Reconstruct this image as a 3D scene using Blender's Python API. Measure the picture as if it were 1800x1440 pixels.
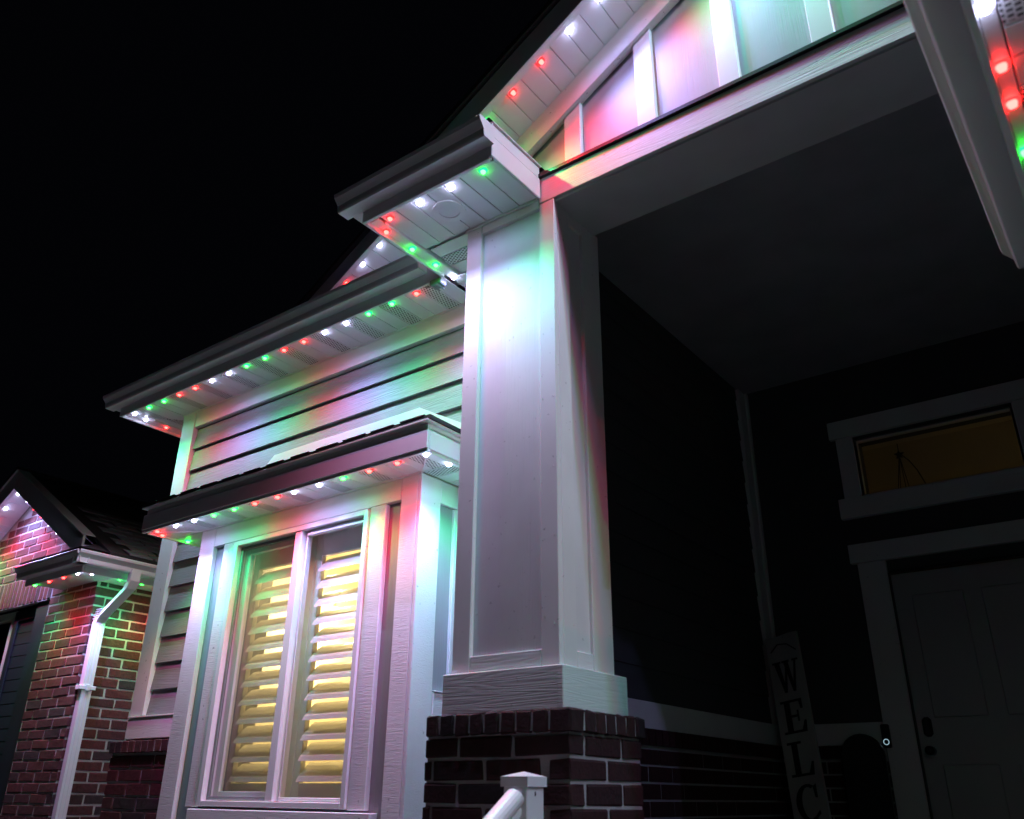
import bpy, bmesh, math, random
from mathutils import Matrix, Vector
random.seed(11)
for o in list(bpy.data.objects):
    bpy.data.objects.remove(o, do_unlink=True)
sc = bpy.context.scene
COL = sc.collection

# ------------------------------------------------------------ camera
cam_d = bpy.data.cameras.new("camera")
cam = bpy.data.objects.new("camera", cam_d)
COL.objects.link(cam)
right = Vector((0.800497, 0.599266, 0.009176))
down = Vector((-0.241349, 0.336331, -0.910292))
fwd = Vector((-0.548593, 0.726472, 0.413864))
M = Matrix((right, -down, -fwd)).transposed().to_4x4()
M.translation = Vector((1.77285, -2.65, 1.6))
cam.matrix_world = M
cam_d.sensor_width = 36.0
cam_d.sensor_fit = 'HORIZONTAL'
cam_d.lens = 30.0
cam_d.clip_start = 0.05
cam_d.clip_end = 400
cam_d.dof.use_dof = True
cam_d.dof.focus_distance = 5.0
cam_d.dof.aperture_fstop = 2.8
sc.camera = cam

# ------------------------------------------------------------ night sky, exposure
w = bpy.data.worlds.new("World")
sc.world = w
w.use_nodes = True
wn = w.node_tree.nodes
wl = w.node_tree.links
bg = wn["Background"]
bg.inputs[0].default_value = (0.55, 0.60, 1.0, 1)      # moonless night: an even, nearly black blue
bg.inputs[1].default_value = 0.0013
sc.view_settings.view_transform = 'Standard'
sc.view_settings.look = 'None'
sc.view_settings.exposure = 0.0
sc.view_settings.gamma = 1.0
sc.view_settings.use_curve_mapping = False

WATT = {'w': 42.0, 'r': 22.0, 'g': 24.0}
RGB = {'w': (0.42, 0.42, 1.0), 'r': (1.0, 0.010, 0.05), 'g': (0.008, 1.0, 0.36)}
CONE = math.radians(118)
WIDE = 0.05           # share of each bulb's light that leaves it wide of the main cone

# ------------------------------------------------------------ materials
def nmat(name):
    m = bpy.data.materials.new(name)
    m.use_nodes = True
    nt = m.node_tree
    return m, nt, nt.nodes["Principled BSDF"]

def coords(nt, scale, jitter=True):
    tc = nt.nodes.new("ShaderNodeTexCoord")
    mp = nt.nodes.new("ShaderNodeMapping")
    mp.inputs['Scale'].default_value = scale
    if jitter:
        oi = nt.nodes.new("ShaderNodeObjectInfo")
        mul = nt.nodes.new("ShaderNodeMath"); mul.operation = 'MULTIPLY'
        mul.inputs[1].default_value = 37.0
        nt.links.new(oi.outputs['Random'], mul.inputs[0])
        cmb = nt.nodes.new("ShaderNodeCombineXYZ")
        for i in range(3):
            nt.links.new(mul.outputs[0], cmb.inputs[i])
        nt.links.new(cmb.outputs[0], mp.inputs['Location'])
    nt.links.new(tc.outputs['Object'], mp.inputs['Vector'])
    return mp

def grain(name, base, rough, scale, strength, dist, detail=4, distort=0.6, var=0.06, speck=0.0, lines=0.0):
    """painted board with raised grain running along the axis with the small scale"""
    m, nt, b = nmat(name)
    b.inputs['Roughness'].default_value = rough
    mp = coords(nt, scale)
    n = nt.nodes.new("ShaderNodeTexNoise")
    n.inputs['Scale'].default_value = 1.0
    n.inputs['Detail'].default_value = detail
    n.inputs['Distortion'].default_value = distort
    nt.links.new(mp.outputs[0], n.inputs['Vector'])
    h = n.outputs['Fac']
    if lines:
        mp2 = coords(nt, tuple(s * 0.25 for s in scale))
        n2 = nt.nodes.new("ShaderNodeTexNoise")
        n2.inputs['Scale'].default_value = 1.0
        n2.inputs['Detail'].default_value = 1.0
        nt.links.new(mp2.outputs[0], n2.inputs['Vector'])
        ml = nt.nodes.new("ShaderNodeMath"); ml.operation = 'MULTIPLY'
        ml.inputs[1].default_value = 26.0
        nt.links.new(n2.outputs['Fac'], ml.inputs[0])
        fr = nt.nodes.new("ShaderNodeMath"); fr.operation = 'PINGPONG'
        fr.inputs[1].default_value = 1.0
        nt.links.new(ml.outputs[0], fr.inputs[0])
        pw = nt.nodes.new("ShaderNodeMath"); pw.operation = 'POWER'
        pw.inputs[1].default_value = 0.45
        nt.links.new(fr.outputs[0], pw.inputs[0])
        ad = nt.nodes.new("ShaderNodeMath"); ad.operation = 'MULTIPLY_ADD'
        ad.inputs[1].default_value = lines
        nt.links.new(pw.outputs[0], ad.inputs[0])
        nt.links.new(h, ad.inputs[2])
        h = ad.outputs[0]
    bp = nt.nodes.new("ShaderNodeBump")
    bp.inputs['Strength'].default_value = strength
    bp.inputs['Distance'].default_value = dist
    nt.links.new(h, bp.inputs['Height'])
    nt.links.new(bp.outputs[0], b.inputs['Normal'])
    # faint dirt and tone changes
    mp3 = coords(nt, (3.1, 3.1, 2.3))
    n3 = nt.nodes.new("ShaderNodeTexNoise"); n3.inputs['Scale'].default_value = 1.0
    n3.inputs['Detail'].default_value = 6
    nt.links.new(mp3.outputs[0], n3.inputs['Vector'])
    cr = nt.nodes.new("ShaderNodeValToRGB")
    cr.color_ramp.elements[0].position = 0.3
    cr.color_ramp.elements[1].position = 0.7
    cr.color_ramp.elements[0].color = tuple(c * (1 - var * 2) for c in base) + (1,)
    cr.color_ramp.elements[1].color = tuple(min(0.9, c * (1 + var)) for c in base) + (1,)
    nt.links.new(n3.outputs['Fac'], cr.inputs[0])
    col = cr.outputs[0]
    if speck:
        mp4 = coords(nt, (42, 42, 42))
        n4 = nt.nodes.new("ShaderNodeTexNoise"); n4.inputs['Scale'].default_value = 1.0
        n4.inputs['Detail'].default_value = 3
        nt.links.new(mp4.outputs[0], n4.inputs['Vector'])
        c4 = nt.nodes.new("ShaderNodeValToRGB")
        c4.color_ramp.elements[0].position = 0.70; c4.color_ramp.elements[0].color = (1, 1, 1, 1)
        c4.color_ramp.elements[1].position = 0.74; c4.color_ramp.elements[1].color = (1 - speck,) * 3 + (1,)
        nt.links.new(n4.outputs['Fac'], c4.inputs[0])
        mx = nt.nodes.new("ShaderNodeMix"); mx.data_type = 'RGBA'; mx.blend_type = 'MULTIPLY'
        mx.inputs[0].default_value = 1.0
        nt.links.new(col, mx.inputs[6]); nt.links.new(c4.outputs[0], mx.inputs[7])
        col = mx.outputs[2]
    nt.links.new(col, b.inputs['Base Color'])
    return m

WHITE = (0.72, 0.72, 0.71)
trim_v = grain('painted_trim_upright', WHITE, 0.55, (90, 90, 5), 0.35, 0.0012, var=0.04, speck=0.35)
trim_h = grain('painted_trim_level', WHITE, 0.55, (5, 5, 90), 0.5, 0.0018, var=0.04, speck=0.25, lines=0.5)
trim_x = grain('rough_sawn_trim', WHITE, 0.6, (14, 60, 150), 0.7, 0.002, detail=5, distort=1.2, var=0.05, speck=0.5)
infill_m = grain('grey_infill_panel', (0.30, 0.31, 0.325), 0.5, (95, 95, 3), 0.6, 0.0016, var=0.05, lines=0.5)
field_m = grain('gable_field_panel', (0.36, 0.37, 0.38), 0.55, (80, 80, 2.5), 0.45, 0.0015, distort=0.9, var=0.08, lines=0.35)
panel_m = grain('painted_panel', (0.70, 0.70, 0.70), 0.55, (95, 95, 2.5), 0.6, 0.0016, distort=0.9, var=0.06, speck=0.25, lines=0.5)
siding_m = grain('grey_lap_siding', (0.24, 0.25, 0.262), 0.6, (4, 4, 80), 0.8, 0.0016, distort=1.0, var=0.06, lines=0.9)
siding_d = grain('shaded_porch_siding', (0.06, 0.062, 0.066), 0.7, (4, 4, 80), 0.6, 0.0014, var=0.06)  # same siding darkened so its colour holds the porch's shade
smooth_m = grain('white_aluminium', (0.74, 0.74, 0.74), 0.38, (9, 9, 9), 0.06, 0.0015, detail=2, var=0.02)
vinyl_m = grain('white_vinyl', (0.78, 0.78, 0.77), 0.33, (14, 14, 14), 0.05, 0.001, detail=2, var=0.02)
shutter_m = grain('shutter_white', (0.78, 0.76, 0.70), 0.4, (8, 8, 8), 0.03, 0.001, var=0.02)
room_m = grain('cream_plaster', (0.74, 0.67, 0.50), 0.8, (60, 60, 60), 0.2, 0.001, var=0.04)
ceil_m = grain('porch_ceiling_paint', (0.42, 0.42, 0.44), 0.8, (50, 50, 50), 0.25, 0.001, var=0.08)
door_m = grain('pale_door_paint', (0.45, 0.45, 0.45), 0.45, (60, 60, 4), 0.15, 0.001, var=0.03)
dark_m = grain('black_plastic', (0.018, 0.018, 0.02), 0.35, (30, 30, 30), 0.05, 0.001, var=0.1)
slate_m = grain('dark_slate_paint', (0.012, 0.026, 0.032), 0.5, (30, 30, 5), 0.2, 0.001, var=0.1)
grey_plastic = grain('grey_plastic', (0.22, 0.23, 0.24), 0.45, (30, 30, 30), 0.05, 0.001, var=0.08)
wire_m = grain('dark_iron', (0.015, 0.012, 0.010), 0.5, (30, 30, 30), 0.1, 0.001, var=0.1)
sign_m = grain('whitewashed_board', (0.46, 0.45, 0.43), 0.75, (50, 50, 4), 0.6, 0.0015, var=0.15, speck=0.4)
letter_m = grain('black_lettering', (0.012, 0.012, 0.012), 0.6, (40, 40, 40), 0.1, 0.0005, var=0.1)
mortar_m = grain('mortar', (0.38, 0.37, 0.36), 0.95, (160, 160, 160), 0.9, 0.003, detail=5, var=0.10)
slab_m = grain('dark_porch_concrete', (0.06, 0.06, 0.062), 0.9, (40, 40, 40), 0.5, 0.002, detail=6, var=0.12)
concrete_m = grain('concrete', (0.15, 0.15, 0.155), 0.9, (40, 40, 40), 0.5, 0.002, detail=6, var=0.12)
bed_m = grain('bounce_gravel', (0.40, 0.40, 0.39), 0.95, (90, 90, 90), 1.0, 0.012, detail=6, var=0.25)  # kept pale to reflect light upward
lawn_m = grain('winter_lawn', (0.045, 0.047, 0.036), 0.95, (60, 60, 60), 1.0, 0.01, detail=6, var=0.3)
black_roof = grain('roof_edge_shingle', (0.028, 0.027, 0.028), 0.95, (120, 120, 120), 1.0, 0.003, detail=5, var=0.2)

def vent_material(flip):
    m = grain('perforated_soffit_cross' if flip else 'perforated_soffit', (0.74, 0.74, 0.74), 0.4, (9, 9, 9), 0.05, 0.0015, detail=2, var=0.02)
    nt = m.node_tree; b = nt.nodes["Principled BSDF"]
    tc = nt.nodes.new("ShaderNodeTexCoord")
    sp = nt.nodes.new("ShaderNodeSeparateXYZ")
    nt.links.new(tc.outputs['Object'], sp.inputs[0])
    def mth(op, a, bb=None):
        n = nt.nodes.new("ShaderNodeMath"); n.operation = op
        for i, v in enumerate((a, bb)):
            if v is None: continue
            if isinstance(v, (int, float)): n.inputs[i].default_value = v
            else: nt.links.new(v, n.inputs[i])
        return n.outputs[0]
    A, Bq = (1, 0) if flip else (0, 1)
    u = mth('DIVIDE', sp.outputs[A], 0.0165)
    row = mth('FLOOR', mth('DIVIDE', sp.outputs[Bq], 0.0165))
    u2 = mth('ADD', u, mth('MULTIPLY', row, 0.5))
    du = mth('ABSOLUTE', mth('SUBTRACT', mth('FRACT', u2), 0.5))
    dv = mth('ABSOLUTE', mth('SUBTRACT', mth('FRACT', mth('DIVIDE', sp.outputs[Bq], 0.0165)), 0.5))
    hole = mth('MULTIPLY', mth('LESS_THAN', du, 0.26), mth('LESS_THAN', dv, 0.36))
    inband = mth('LESS_THAN', mth('ABSOLUTE', sp.outputs[A]), 0.040)
    hole = mth('MULTIPLY', hole, inband)
    old = b.inputs['Base Color'].links[0].from_socket
    mx = nt.nodes.new("ShaderNodeMix"); mx.data_type = 'RGBA'
    nt.links.new(hole, mx.inputs[0]); nt.links.new(old, mx.inputs[6])
    mx.inputs[7].default_value = (0.02, 0.02, 0.02, 1)
    nt.links.new(mx.outputs[2], b.inputs['Base Color'])
    return m
vent_m = vent_material(False)
vent_y = vent_material(True)

def brick_material(k=1.0):
    m, nt, b = nmat('dark_red_brick')
    b.inputs['Roughness'].default_value = 0.85
    oi = nt.nodes.new("ShaderNodeObjectInfo")
    cr = nt.nodes.new("ShaderNodeValToRGB")
    e = cr.color_ramp.elements
    e[0].position = 0.0; e[0].color = (0.074, 0.014, 0.017, 1)
    e[1].position = 1.0; e[1].color = (0.036, 0.020, 0.022, 1)
    for p, c in ((0.25, (0.092, 0.018, 0.018)), (0.5, (0.060, 0.014, 0.018)), (0.68, (0.105, 0.024, 0.020)), (0.85, (0.036, 0.016, 0.021))):
        x = e.new(p); x.color = c + (1,)
    for x in e: x.color = tuple(c * k for c in x.color[:3]) + (1,)
    nt.links.new(oi.outputs['Random'], cr.inputs[0])
    mp = coords(nt, (34, 34, 34))
    n = nt.nodes.new("ShaderNodeTexNoise"); n.inputs['Scale'].default_value = 1; n.inputs['Detail'].default_value = 7
    n.inputs['Roughness'].default_value = 0.65
    nt.links.new(mp.outputs[0], n.inputs['Vector'])
    c2 = nt.nodes.new("ShaderNodeValToRGB")
    c2.color_ramp.elements[0].position = 0.30; c2.color_ramp.elements[0].color = (0.55, 0.5, 0.5, 1)
    c2.color_ramp.elements[1].position = 0.72; c2.color_ramp.elements[1].color = (1.25, 1.2, 1.2, 1)
    nt.links.new(n.outputs['Fac'], c2.inputs[0])
    mx = nt.nodes.new("ShaderNodeMix"); mx.data_type = 'RGBA'; mx.blend_type = 'MULTIPLY'; mx.inputs[0].default_value = 1
    nt.links.new(cr.outputs[0], mx.inputs[6]); nt.links.new(c2.outputs[0], mx.inputs[7])
    nt.links.new(mx.outputs[2], b.inputs['Base Color'])
    bp = nt.nodes.new("ShaderNodeBump"); bp.inputs['Strength'].default_value = 0.9; bp.inputs['Distance'].default_value = 0.006
    nt.links.new(n.outputs['Fac'], bp.inputs['Height']); nt.links.new(bp.outputs[0], b.inputs['Normal'])
    return m
brick_m = brick_material()
pier_m = brick_material(0.42)  # same brick darkened; shade of pier and porch put into its colour
pier_m.name = 'shaded_brick'

def shingle_material():
    m, nt, b = nmat('asphalt_shingle')
    b.inputs['Roughness'].default_value = 0.95
    oi = nt.nodes.new("ShaderNodeObjectInfo")
    cr = nt.nodes.new("ShaderNodeValToRGB")
    cr.color_ramp.elements[0].color = (0.11, 0.112, 0.13, 1)
    cr.color_ramp.elements[1].color = (0.19, 0.19, 0.215, 1)
    nt.links.new(oi.outputs['Random'], cr.inputs[0])
    mp = coords(nt, (260, 260, 260))
    n = nt.nodes.new("ShaderNodeTexNoise"); n.inputs['Scale'].default_value = 1; n.inputs['Detail'].default_value = 3
    nt.links.new(mp.outputs[0], n.inputs['Vector'])
    mx = nt.nodes.new("ShaderNodeMix"); mx.data_type = 'RGBA'; mx.blend_type = 'OVERLAY'; mx.inputs[0].default_value = 0.8
    nt.links.new(cr.outputs[0], mx.inputs[6]); nt.links.new(n.outputs['Color'], mx.inputs[7])
    nt.links.new(mx.outputs[2], b.inputs['Base Color'])
    bp = nt.nodes.new("ShaderNodeBump"); bp.inputs['Strength'].default_value = 1; bp.inputs['Distance'].default_value = 0.003
    nt.links.new(n.outputs['Fac'], bp.inputs['Height']); nt.links.new(bp.outputs[0], b.inputs['Normal'])
    return m
shingle_m = shingle_material()

def glass_material(name, tint, gloss):
    m = bpy.data.materials.new(name); m.use_nodes = True
    nt = m.node_tree; nt.nodes.clear()
    out = nt.nodes.new("ShaderNodeOutputMaterial")
    tr = nt.nodes.new("ShaderNodeBsdfTransparent"); tr.inputs[0].default_value = tint + (1,)
    gl = nt.nodes.new("ShaderNodeBsdfGlossy"); gl.inputs['Roughness'].default_value = 0.03
    fr = nt.nodes.new("ShaderNodeLayerWeight"); fr.inputs[0].default_value = 0.5
    pw = nt.nodes.new("ShaderNodeMath"); pw.operation = 'POWER'; pw.inputs[1].default_value = 4.0
    nt.links.new(fr.outputs['Facing'], pw.inputs[0])
    ml = nt.nodes.new("ShaderNodeMath"); ml.operation = 'MULTIPLY_ADD'; ml.inputs[1].default_value = gloss * 0.8; ml.inputs[2].default_value = 0.035 * gloss
    nt.links.new(pw.outputs[0], ml.inputs[0])
    mx = nt.nodes.new("ShaderNodeMixShader")
    nt.links.new(ml.outputs[0], mx.inputs[0]); nt.links.new(tr.outputs[0], mx.inputs[1]); nt.links.new(gl.outputs[0], mx.inputs[2])
    nt.links.new(mx.outputs[0], out.inputs[0])
    return m
glass_m = glass_material('window_glass', (0.95, 0.96, 0.95), 1.2)

def screen_material():
    m = bpy.data.materials.new('insect_screen'); m.use_nodes = True
    nt = m.node_tree; nt.nodes.clear()
    out = nt.nodes.new("ShaderNodeOutputMaterial")
    tr = nt.nodes.new("ShaderNodeBsdfTransparent")
    df = nt.nodes.new("ShaderNodeBsdfDiffuse"); df.inputs[0].default_value = (0.16, 0.16, 0.16, 1)
    mx = nt.nodes.new("ShaderNodeMixShader"); mx.inputs[0].default_value = 0.13
    nt.links.new(tr.outputs[0], mx.inputs[1]); nt.links.new(df.outputs[0], mx.inputs[2]); nt.links.new(mx.outputs[0], out.inputs[0])
    return m
screen_m = screen_material()

def emit(name, rgb, s):
    m = bpy.data.materials.new(name); m.use_nodes = True
    nt = m.node_tree; nt.nodes.clear()
    out = nt.nodes.new("ShaderNodeOutputMaterial")
    e = nt.nodes.new("ShaderNodeEmission")
    e.inputs[0].default_value = tuple(rgb) + (1,); e.inputs[1].default_value = s
    nt.links.new(e.outputs[0], out.inputs[0])
    return m
core_m = {'w': emit('bulb_white_core', (0.62, 0.64, 1.0), 60), 'r': emit('bulb_red_core', (1.0, 0.013, 0.011), 55), 'g': emit('bulb_green_core', (0.016, 1.0, 0.022), 40)}
rim_m = {'w': emit('bulb_white_rim', (0.60, 0.58, 1.0), 5.0), 'r': emit('bulb_red_rim', (1.0, 0.02, 0.02), 4.0), 'g': emit('bulb_green_rim', (0.008, 1.0, 0.22), 2.6)}
ring_m = emit('doorbell_ring_glow', (0.55, 0.85, 1.0), 0.55)
globe_m = emit('warm_globe', (1.0, 0.72, 0.30), 6)

# ------------------------------------------------------------ building helpers
WP = {}          # world position of every object's origin

def place(o, parent, loc):
    COL.objects.link(o)
    if parent is not None:
        o.parent = parent
        o.location = Vector(loc) - WP[parent.name]
    else:
        o.location = loc
    WP[o.name] = Vector(loc)

def empty(name, loc, label, cat, group=None):
    o = bpy.data.objects.new(name, None)
    o.empty_display_size = 0.1
    COL.objects.link(o); o.location = loc
    WP[o.name] = Vector(loc)
    o['label'] = label; o['category'] = cat
    if group: o['group'] = group
    return o

class MB:
    def __init__(s):
        s.v = []; s.f = []; s.mi = []
    def add(s, vs, fs, mi=0):
        n = len(s.v); s.v += [Vector(p) for p in vs]
        for f in fs:
            s.f.append([i + n for i in f]); s.mi.append(mi)
        return s
    def box(s, x0, x1, y0, y1, z0, z1, mi=0):
        vs = [(x, y, z) for z in (z0, z1) for y in (y0, y1) for x in (x0, x1)]
        return s.add(vs, [(0, 2, 3, 1), (4, 5, 7, 6), (0, 1, 5, 4), (2, 6, 7, 3), (0, 4, 6, 2), (1, 3, 7, 5)], mi)
    def hexa(s, p, mi=0):
        """p: 4 bottom points then 4 top points, same order"""
        return s.add(p, [(3, 2, 1, 0), (4, 5, 6, 7), (0, 1, 5, 4), (1, 2, 6, 5), (2, 3, 7, 6), (3, 0, 4, 7)], mi)
    def prism(s, poly, a, b, put, mi=0):
        """poly of (u,v) swept from a to b; put(u,v,t)->xyz"""
        n = len(poly)
        vs = [put(u, v, a) for u, v in poly] + [put(u, v, b) for u, v in poly]
        fs = [tuple(range(n))[::-1], tuple(range(n, 2 * n))] + [(i, (i + 1) % n, (i + 1) % n + n, i + n) for i in range(n)]
        return s.add(vs, fs, mi)
    def tube(s, pts, r, n=8, mi=0, cap=True):
        pts = [Vector(p) for p in pts]
        rings = []
        up = Vector((0, 0, 1))
        for i, p in enumerate(pts):
            t = (pts[min(i + 1, len(pts) - 1)] - pts[max(i - 1, 0)]).normalized()
            a = t.cross(up)
            if a.length < 1e-3: a = t.cross(Vector((0, 1, 0)))
            a.normalize(); b = t.cross(a)
            rings.append([p + (a * math.cos(2 * math.pi * k / n) + b * math.sin(2 * math.pi * k / n)) * r for k in range(n)])
        vs = [q for ring in rings for q in ring]
        fs = [(i * n + k, i * n + (k + 1) % n, (i + 1) * n + (k + 1) % n, (i + 1) * n + k) for i in range(len(pts) - 1) for k in range(n)]
        if cap:
            fs += [tuple(range(n)), tuple(range((len(pts) - 1) * n, len(pts) * n))[::-1]]
        return s.add(vs, fs, mi)
    def disc(s, c, r0, r1, h, n=24, mi=0):
        """ring lying level: inner radius r0, outer r1, thickness h upward from c.z"""
        c = Vector(c); vs = []
        for k in range(n):
            a = 2 * math.pi * k / n; d = Vector((math.cos(a), math.sin(a), 0))
            vs += [c + d * r0, c + d * r1, c + d * r1 + Vector((0, 0, h)), c + d * r0 + Vector((0, 0, h))]
        fs = []
        for k in range(n):
            i = 4 * k; j = 4 * ((k + 1) % n)
            fs += [(i, i + 1, j + 1, j), (i + 1, i + 2, j + 2, j + 1), (i + 2, i + 3, j + 3, j + 2), (i + 3, i, j, j + 3)]
        return s.add(vs, fs, mi)
    def build(s, name, mats, parent=None, bevel=0.0, smooth=False, label=None, kind=None):
        if not isinstance(mats, (list, tuple)): mats = [mats]
        lo = Vector((min(p[i] for p in s.v) for i in range(3)))
        hi = Vector((max(p[i] for p in s.v) for i in range(3)))
        c = (lo + hi) / 2
        me = bpy.data.meshes.new(name)
        me.from_pydata([p - c for p in s.v], [], s.f)
        for m in mats: me.materials.append(m)
        for p, i in zip(me.polygons, s.mi): p.material_index = i
        bm = bmesh.new(); bm.from_mesh(me)
        bmesh.ops.recalc_face_normals(bm, faces=bm.faces)
        if bevel:
            bmesh.ops.bevel(bm, geom=[e for e in bm.edges if len(e.link_faces) == 2 and e.calc_face_angle(0) > 0.5], offset=bevel, segments=1, affect='EDGES', clamp_overlap=True)
        bm.to_mesh(me); bm.free()
        if smooth:
            for p in me.polygons: p.use_smooth = True
        o = bpy.data.objects.new(name, me)
        place(o, parent, c)
        if label: o['label'] = label
        if kind: o['kind'] = kind
        return o

def B(name, x0, x1, y0, y1, z0, z1, mat, parent, bevel=0.003, label=None):
    return MB().box(x0, x1, y0, y1, z0, z1).build(name, mat, parent, bevel, label=label)

# shared brick meshes -------------------------------------------------
def brick_mesh(L, H, D, k, mat=None):
    r = random.Random(100 + k)
    me = bpy.data.meshes.new('brick')
    bm = bmesh.new()
    bmesh.ops.create_cube(bm, size=1.0)
    for v in bm.verts:
        v.co.x *= L; v.co.y *= D; v.co.z *= H
    bmesh.ops.bevel(bm, geom=list(bm.edges), offset=0.005, segments=1, affect='EDGES')
    for v in bm.verts:
        v.co += Vector((r.uniform(-.0042, .0034), r.uniform(-.0012, .0012), r.uniform(-.0036, .0028)))
    bm.to_mesh(me); bm.free()
    me.materials.append(mat or brick_m)
    return me
BL, BH, BD, JT = 0.238, 0.0665, 0.09, 0.0105
CRS = BH + JT
BRICKS = [brick_mesh(BL, BH, BD, k) for k in range(14)]
UPRIGHT = [brick_mesh(0.060, 0.075, BD, 20 + k) for k in range(4)]
SOLDIER = [brick_mesh(0.0625, 0.238, BD, 40 + k) for k in range(4)]
P_BRICKS = [brick_mesh(BL, BH, BD, 60 + k, pier_m) for k in range(8)]
P_UPRIGHT = [brick_mesh(0.060, 0.075, BD, 80 + k, pier_m) for k in range(4)]
brick_n = [0]

def brick(parent, meshes, c, rot90, sx=1.0, sz=1.0):
    o = bpy.data.objects.new('brick', random.choice(meshes))
    COL.objects.link(o)
    o.parent = parent
    j = random.uniform(-0.0016, 0.0010)
    cc = Vector(c) + (Vector((j, 0, 0)) if rot90 else Vector((0, j, 0)))
    o.location = cc - WP[parent.name]
    o.rotation_euler = (0, random.uniform(-.005, .005) if not rot90 else 0, math.pi / 2 if rot90 else 0)
    o.scale = (sx, 1, sz)
    brick_n[0] += 1
    return o

def course(parent, side, plane, a0, a1, z, start, stuff=None):
    """one stretcher course. side 'front': face at y=plane running along x; 'right': face at x=plane along y.
    start: offset of the first joint from a0 (running bond)"""
    p = a0 + start - (BL + JT)
    while p < a1 - 0.012:
        q0 = max(p, a0); q1 = min(p + BL, a1)
        if q1 - q0 > 0.018:
            m = (q0 + q1) / 2
            if side == 'front':
                c = (m, plane + BD / 2, z + BH / 2)
            else:
                c = (plane - BD / 2, m, z + BH / 2)
            if stuff is None:
                brick(parent, P_BRICKS if parent.name == 'brick_pier' else BRICKS, c, side == 'right', (q1 - q0) / BL * random.uniform(.978, 1.0), random.uniform(.95, 1.0))
            else:
                l = (q1 - q0) / 2; j = random.uniform(-.002, .002)
                if side == 'front': stuff.box(m - l, m + l, plane + j, plane + BD, z, z + BH)
                else: stuff.box(plane - BD, plane + j, m - l, m + l, z, z + BH)
        p += BL + JT

def gutter_poly():
    """K-style section: u outward from the fascia, v up"""
    o = [(0, 0), (0.066, 0), (0.071, 0.010), (0.074, 0.038), (0.088, 0.056), (0.100, 0.070), (0.104, 0.088), (0.096, 0.096)]
    i = [(0.090, 0.088), (0.086, 0.074), (0.070, 0.048), (0.064, 0.008), (0.006, 0.006), (0.004, 0.096), (0, 0.096)]
    return o + i

def gutter_run(parent, axis, face, sign, a, b, z, cap=None, name='gutter'):
    """axis 'x': runs along x, outward = sign*y from y=face. axis 'y': runs along y, outward = sign*x from x=face"""
    m = MB()
    put = (lambda u, v, t: (t, face + sign * u, z + v)) if axis == 'x' else (lambda u, v, t: (face + sign * u, t, z + v))
    m.prism(gutter_poly(), a, b, put)
    solid = gutter_poly()[:8] + [(0, 0.096)]
    for e in (cap or ()):
        m.prism(solid, e[0], e[1], put)
    return m.build(name, smooth_m, parent)

def soffit_run(parent, mats, axis, a0, a1, b0, b1, z, step=0.0985, skip=None, phase=0, vents=True, zf=None):
    """strips side by side along `axis` from a0 to a1, each lying from b0 to b1; every third one perforated"""
    n = max(1, round((a1 - a0) / step)); st = (a1 - a0) / n
    for k in range(n):
        p0 = a0 + k * st + 0.0022; p1 = a0 + (k + 1) * st - 0.0022
        m = MB()
        vent = vents and (k + phase) % 3 == 0
        if axis == 'x': m.box(p0, p1, b0, b1, z, z + 0.008)
        else:
            m.box(b0, b1, p0, p1, z, z + 0.008)
        o = m.build('soffit_panel', (vent_m if axis == 'x' else vent_y) if vent else mats[0], parent, 0.0018)

# ------------------------------------------------------------ the setting
def setting(name, mb, mat):
    o = mb.build(name, mat)
    o['kind'] = 'structure'
    return o
g = MB().add([(-60, -60, 0), (60, -60, 0), (60, 60, 0), (-60, 60, 0)], [(0, 1, 2, 3)])
setting('ground', g, lawn_m)
g = MB()
for i in range(8):
    g.box(0.2, 2.2, -9.4 + i * 0.92, -9.4 + i * 0.92 + 0.91, 0.004, 0.03)
g.box(-5.0, 1.9, -1.0, -1.9, 0.004, 0.028)
setting('concrete_walk', g, concrete_m)
setting('bounce_bed', MB().box(-4.4, .10, -.40, .54, .002, .02).box(-5.07, -3.66, .54, 1.42, .002, .02), bed_m)  # unseen pale bed added to bounce light up under the eaves
setting('driveway', MB().box(2.35, 9.0, -30, -2.9, 0.004, 0.03), concrete_m)

# ------------------------------------------------------------ the house
house = empty('house', (-0.8, 1.5, 0), 'white trimmed house with lit bay window, panelled porch column and brick bases', 'house')
ZS = 4.155

# ---- main wall with lap siding
m = MB()
m.box(-3.65, -2.74, .562, .70, 0, 4.30).box(-1.0, -.42, .562, .70, 0, 4.30).box(-2.74, -1.0, .562, .70, 3.30, 4.30)
m.box(-3.65, -3.52, .70, 3.3, 0, 4.30)
mw = m.build('main_wall', siding_m, house)
def lap(x0, x1, z0, h, parent, mat=siding_m, y=.562):
    p = [(x0, y - .030, z0), (x1, y - .030, z0), (x1, y - .001, z0), (x0, y - .001, z0),
         (x0, y - .011, z0 + h), (x1, y - .011, z0 + h), (x1, y - .001, z0 + h), (x0, y - .001, z0 + h)]
    MB().hexa(p).build('siding_board', mat, parent)
for k in range(12):
    z0 = 4.026 - .1655 * (k + 1)
    if k < 4:
        lap(-3.508, -.522, z0, .170, mw)
    elif k == 4:
        lap(-3.508, -2.60, z0, .170, mw); lap(-1.2, -.522, z0, .170, mw)
    else:
        lap(-3.508, -2.79, z0, .170, mw); lap(-.962, -.522, z0, .170, mw)
B('corner_board', -3.662, -3.512, .512, .562, 2.05, 4.16, trim_v, mw)
B('frieze_board', -3.510, -.52, .518, .562, 4.028, 4.158, smooth_m, mw)
B('water_table', -3.662, -2.80, .508, .562, 1.912, 2.036, trim_h, mw)
B('drip_cap', -3.655, -2.80, .500, .562, 2.038, 2.046, smooth_m, mw, 0.001)
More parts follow.
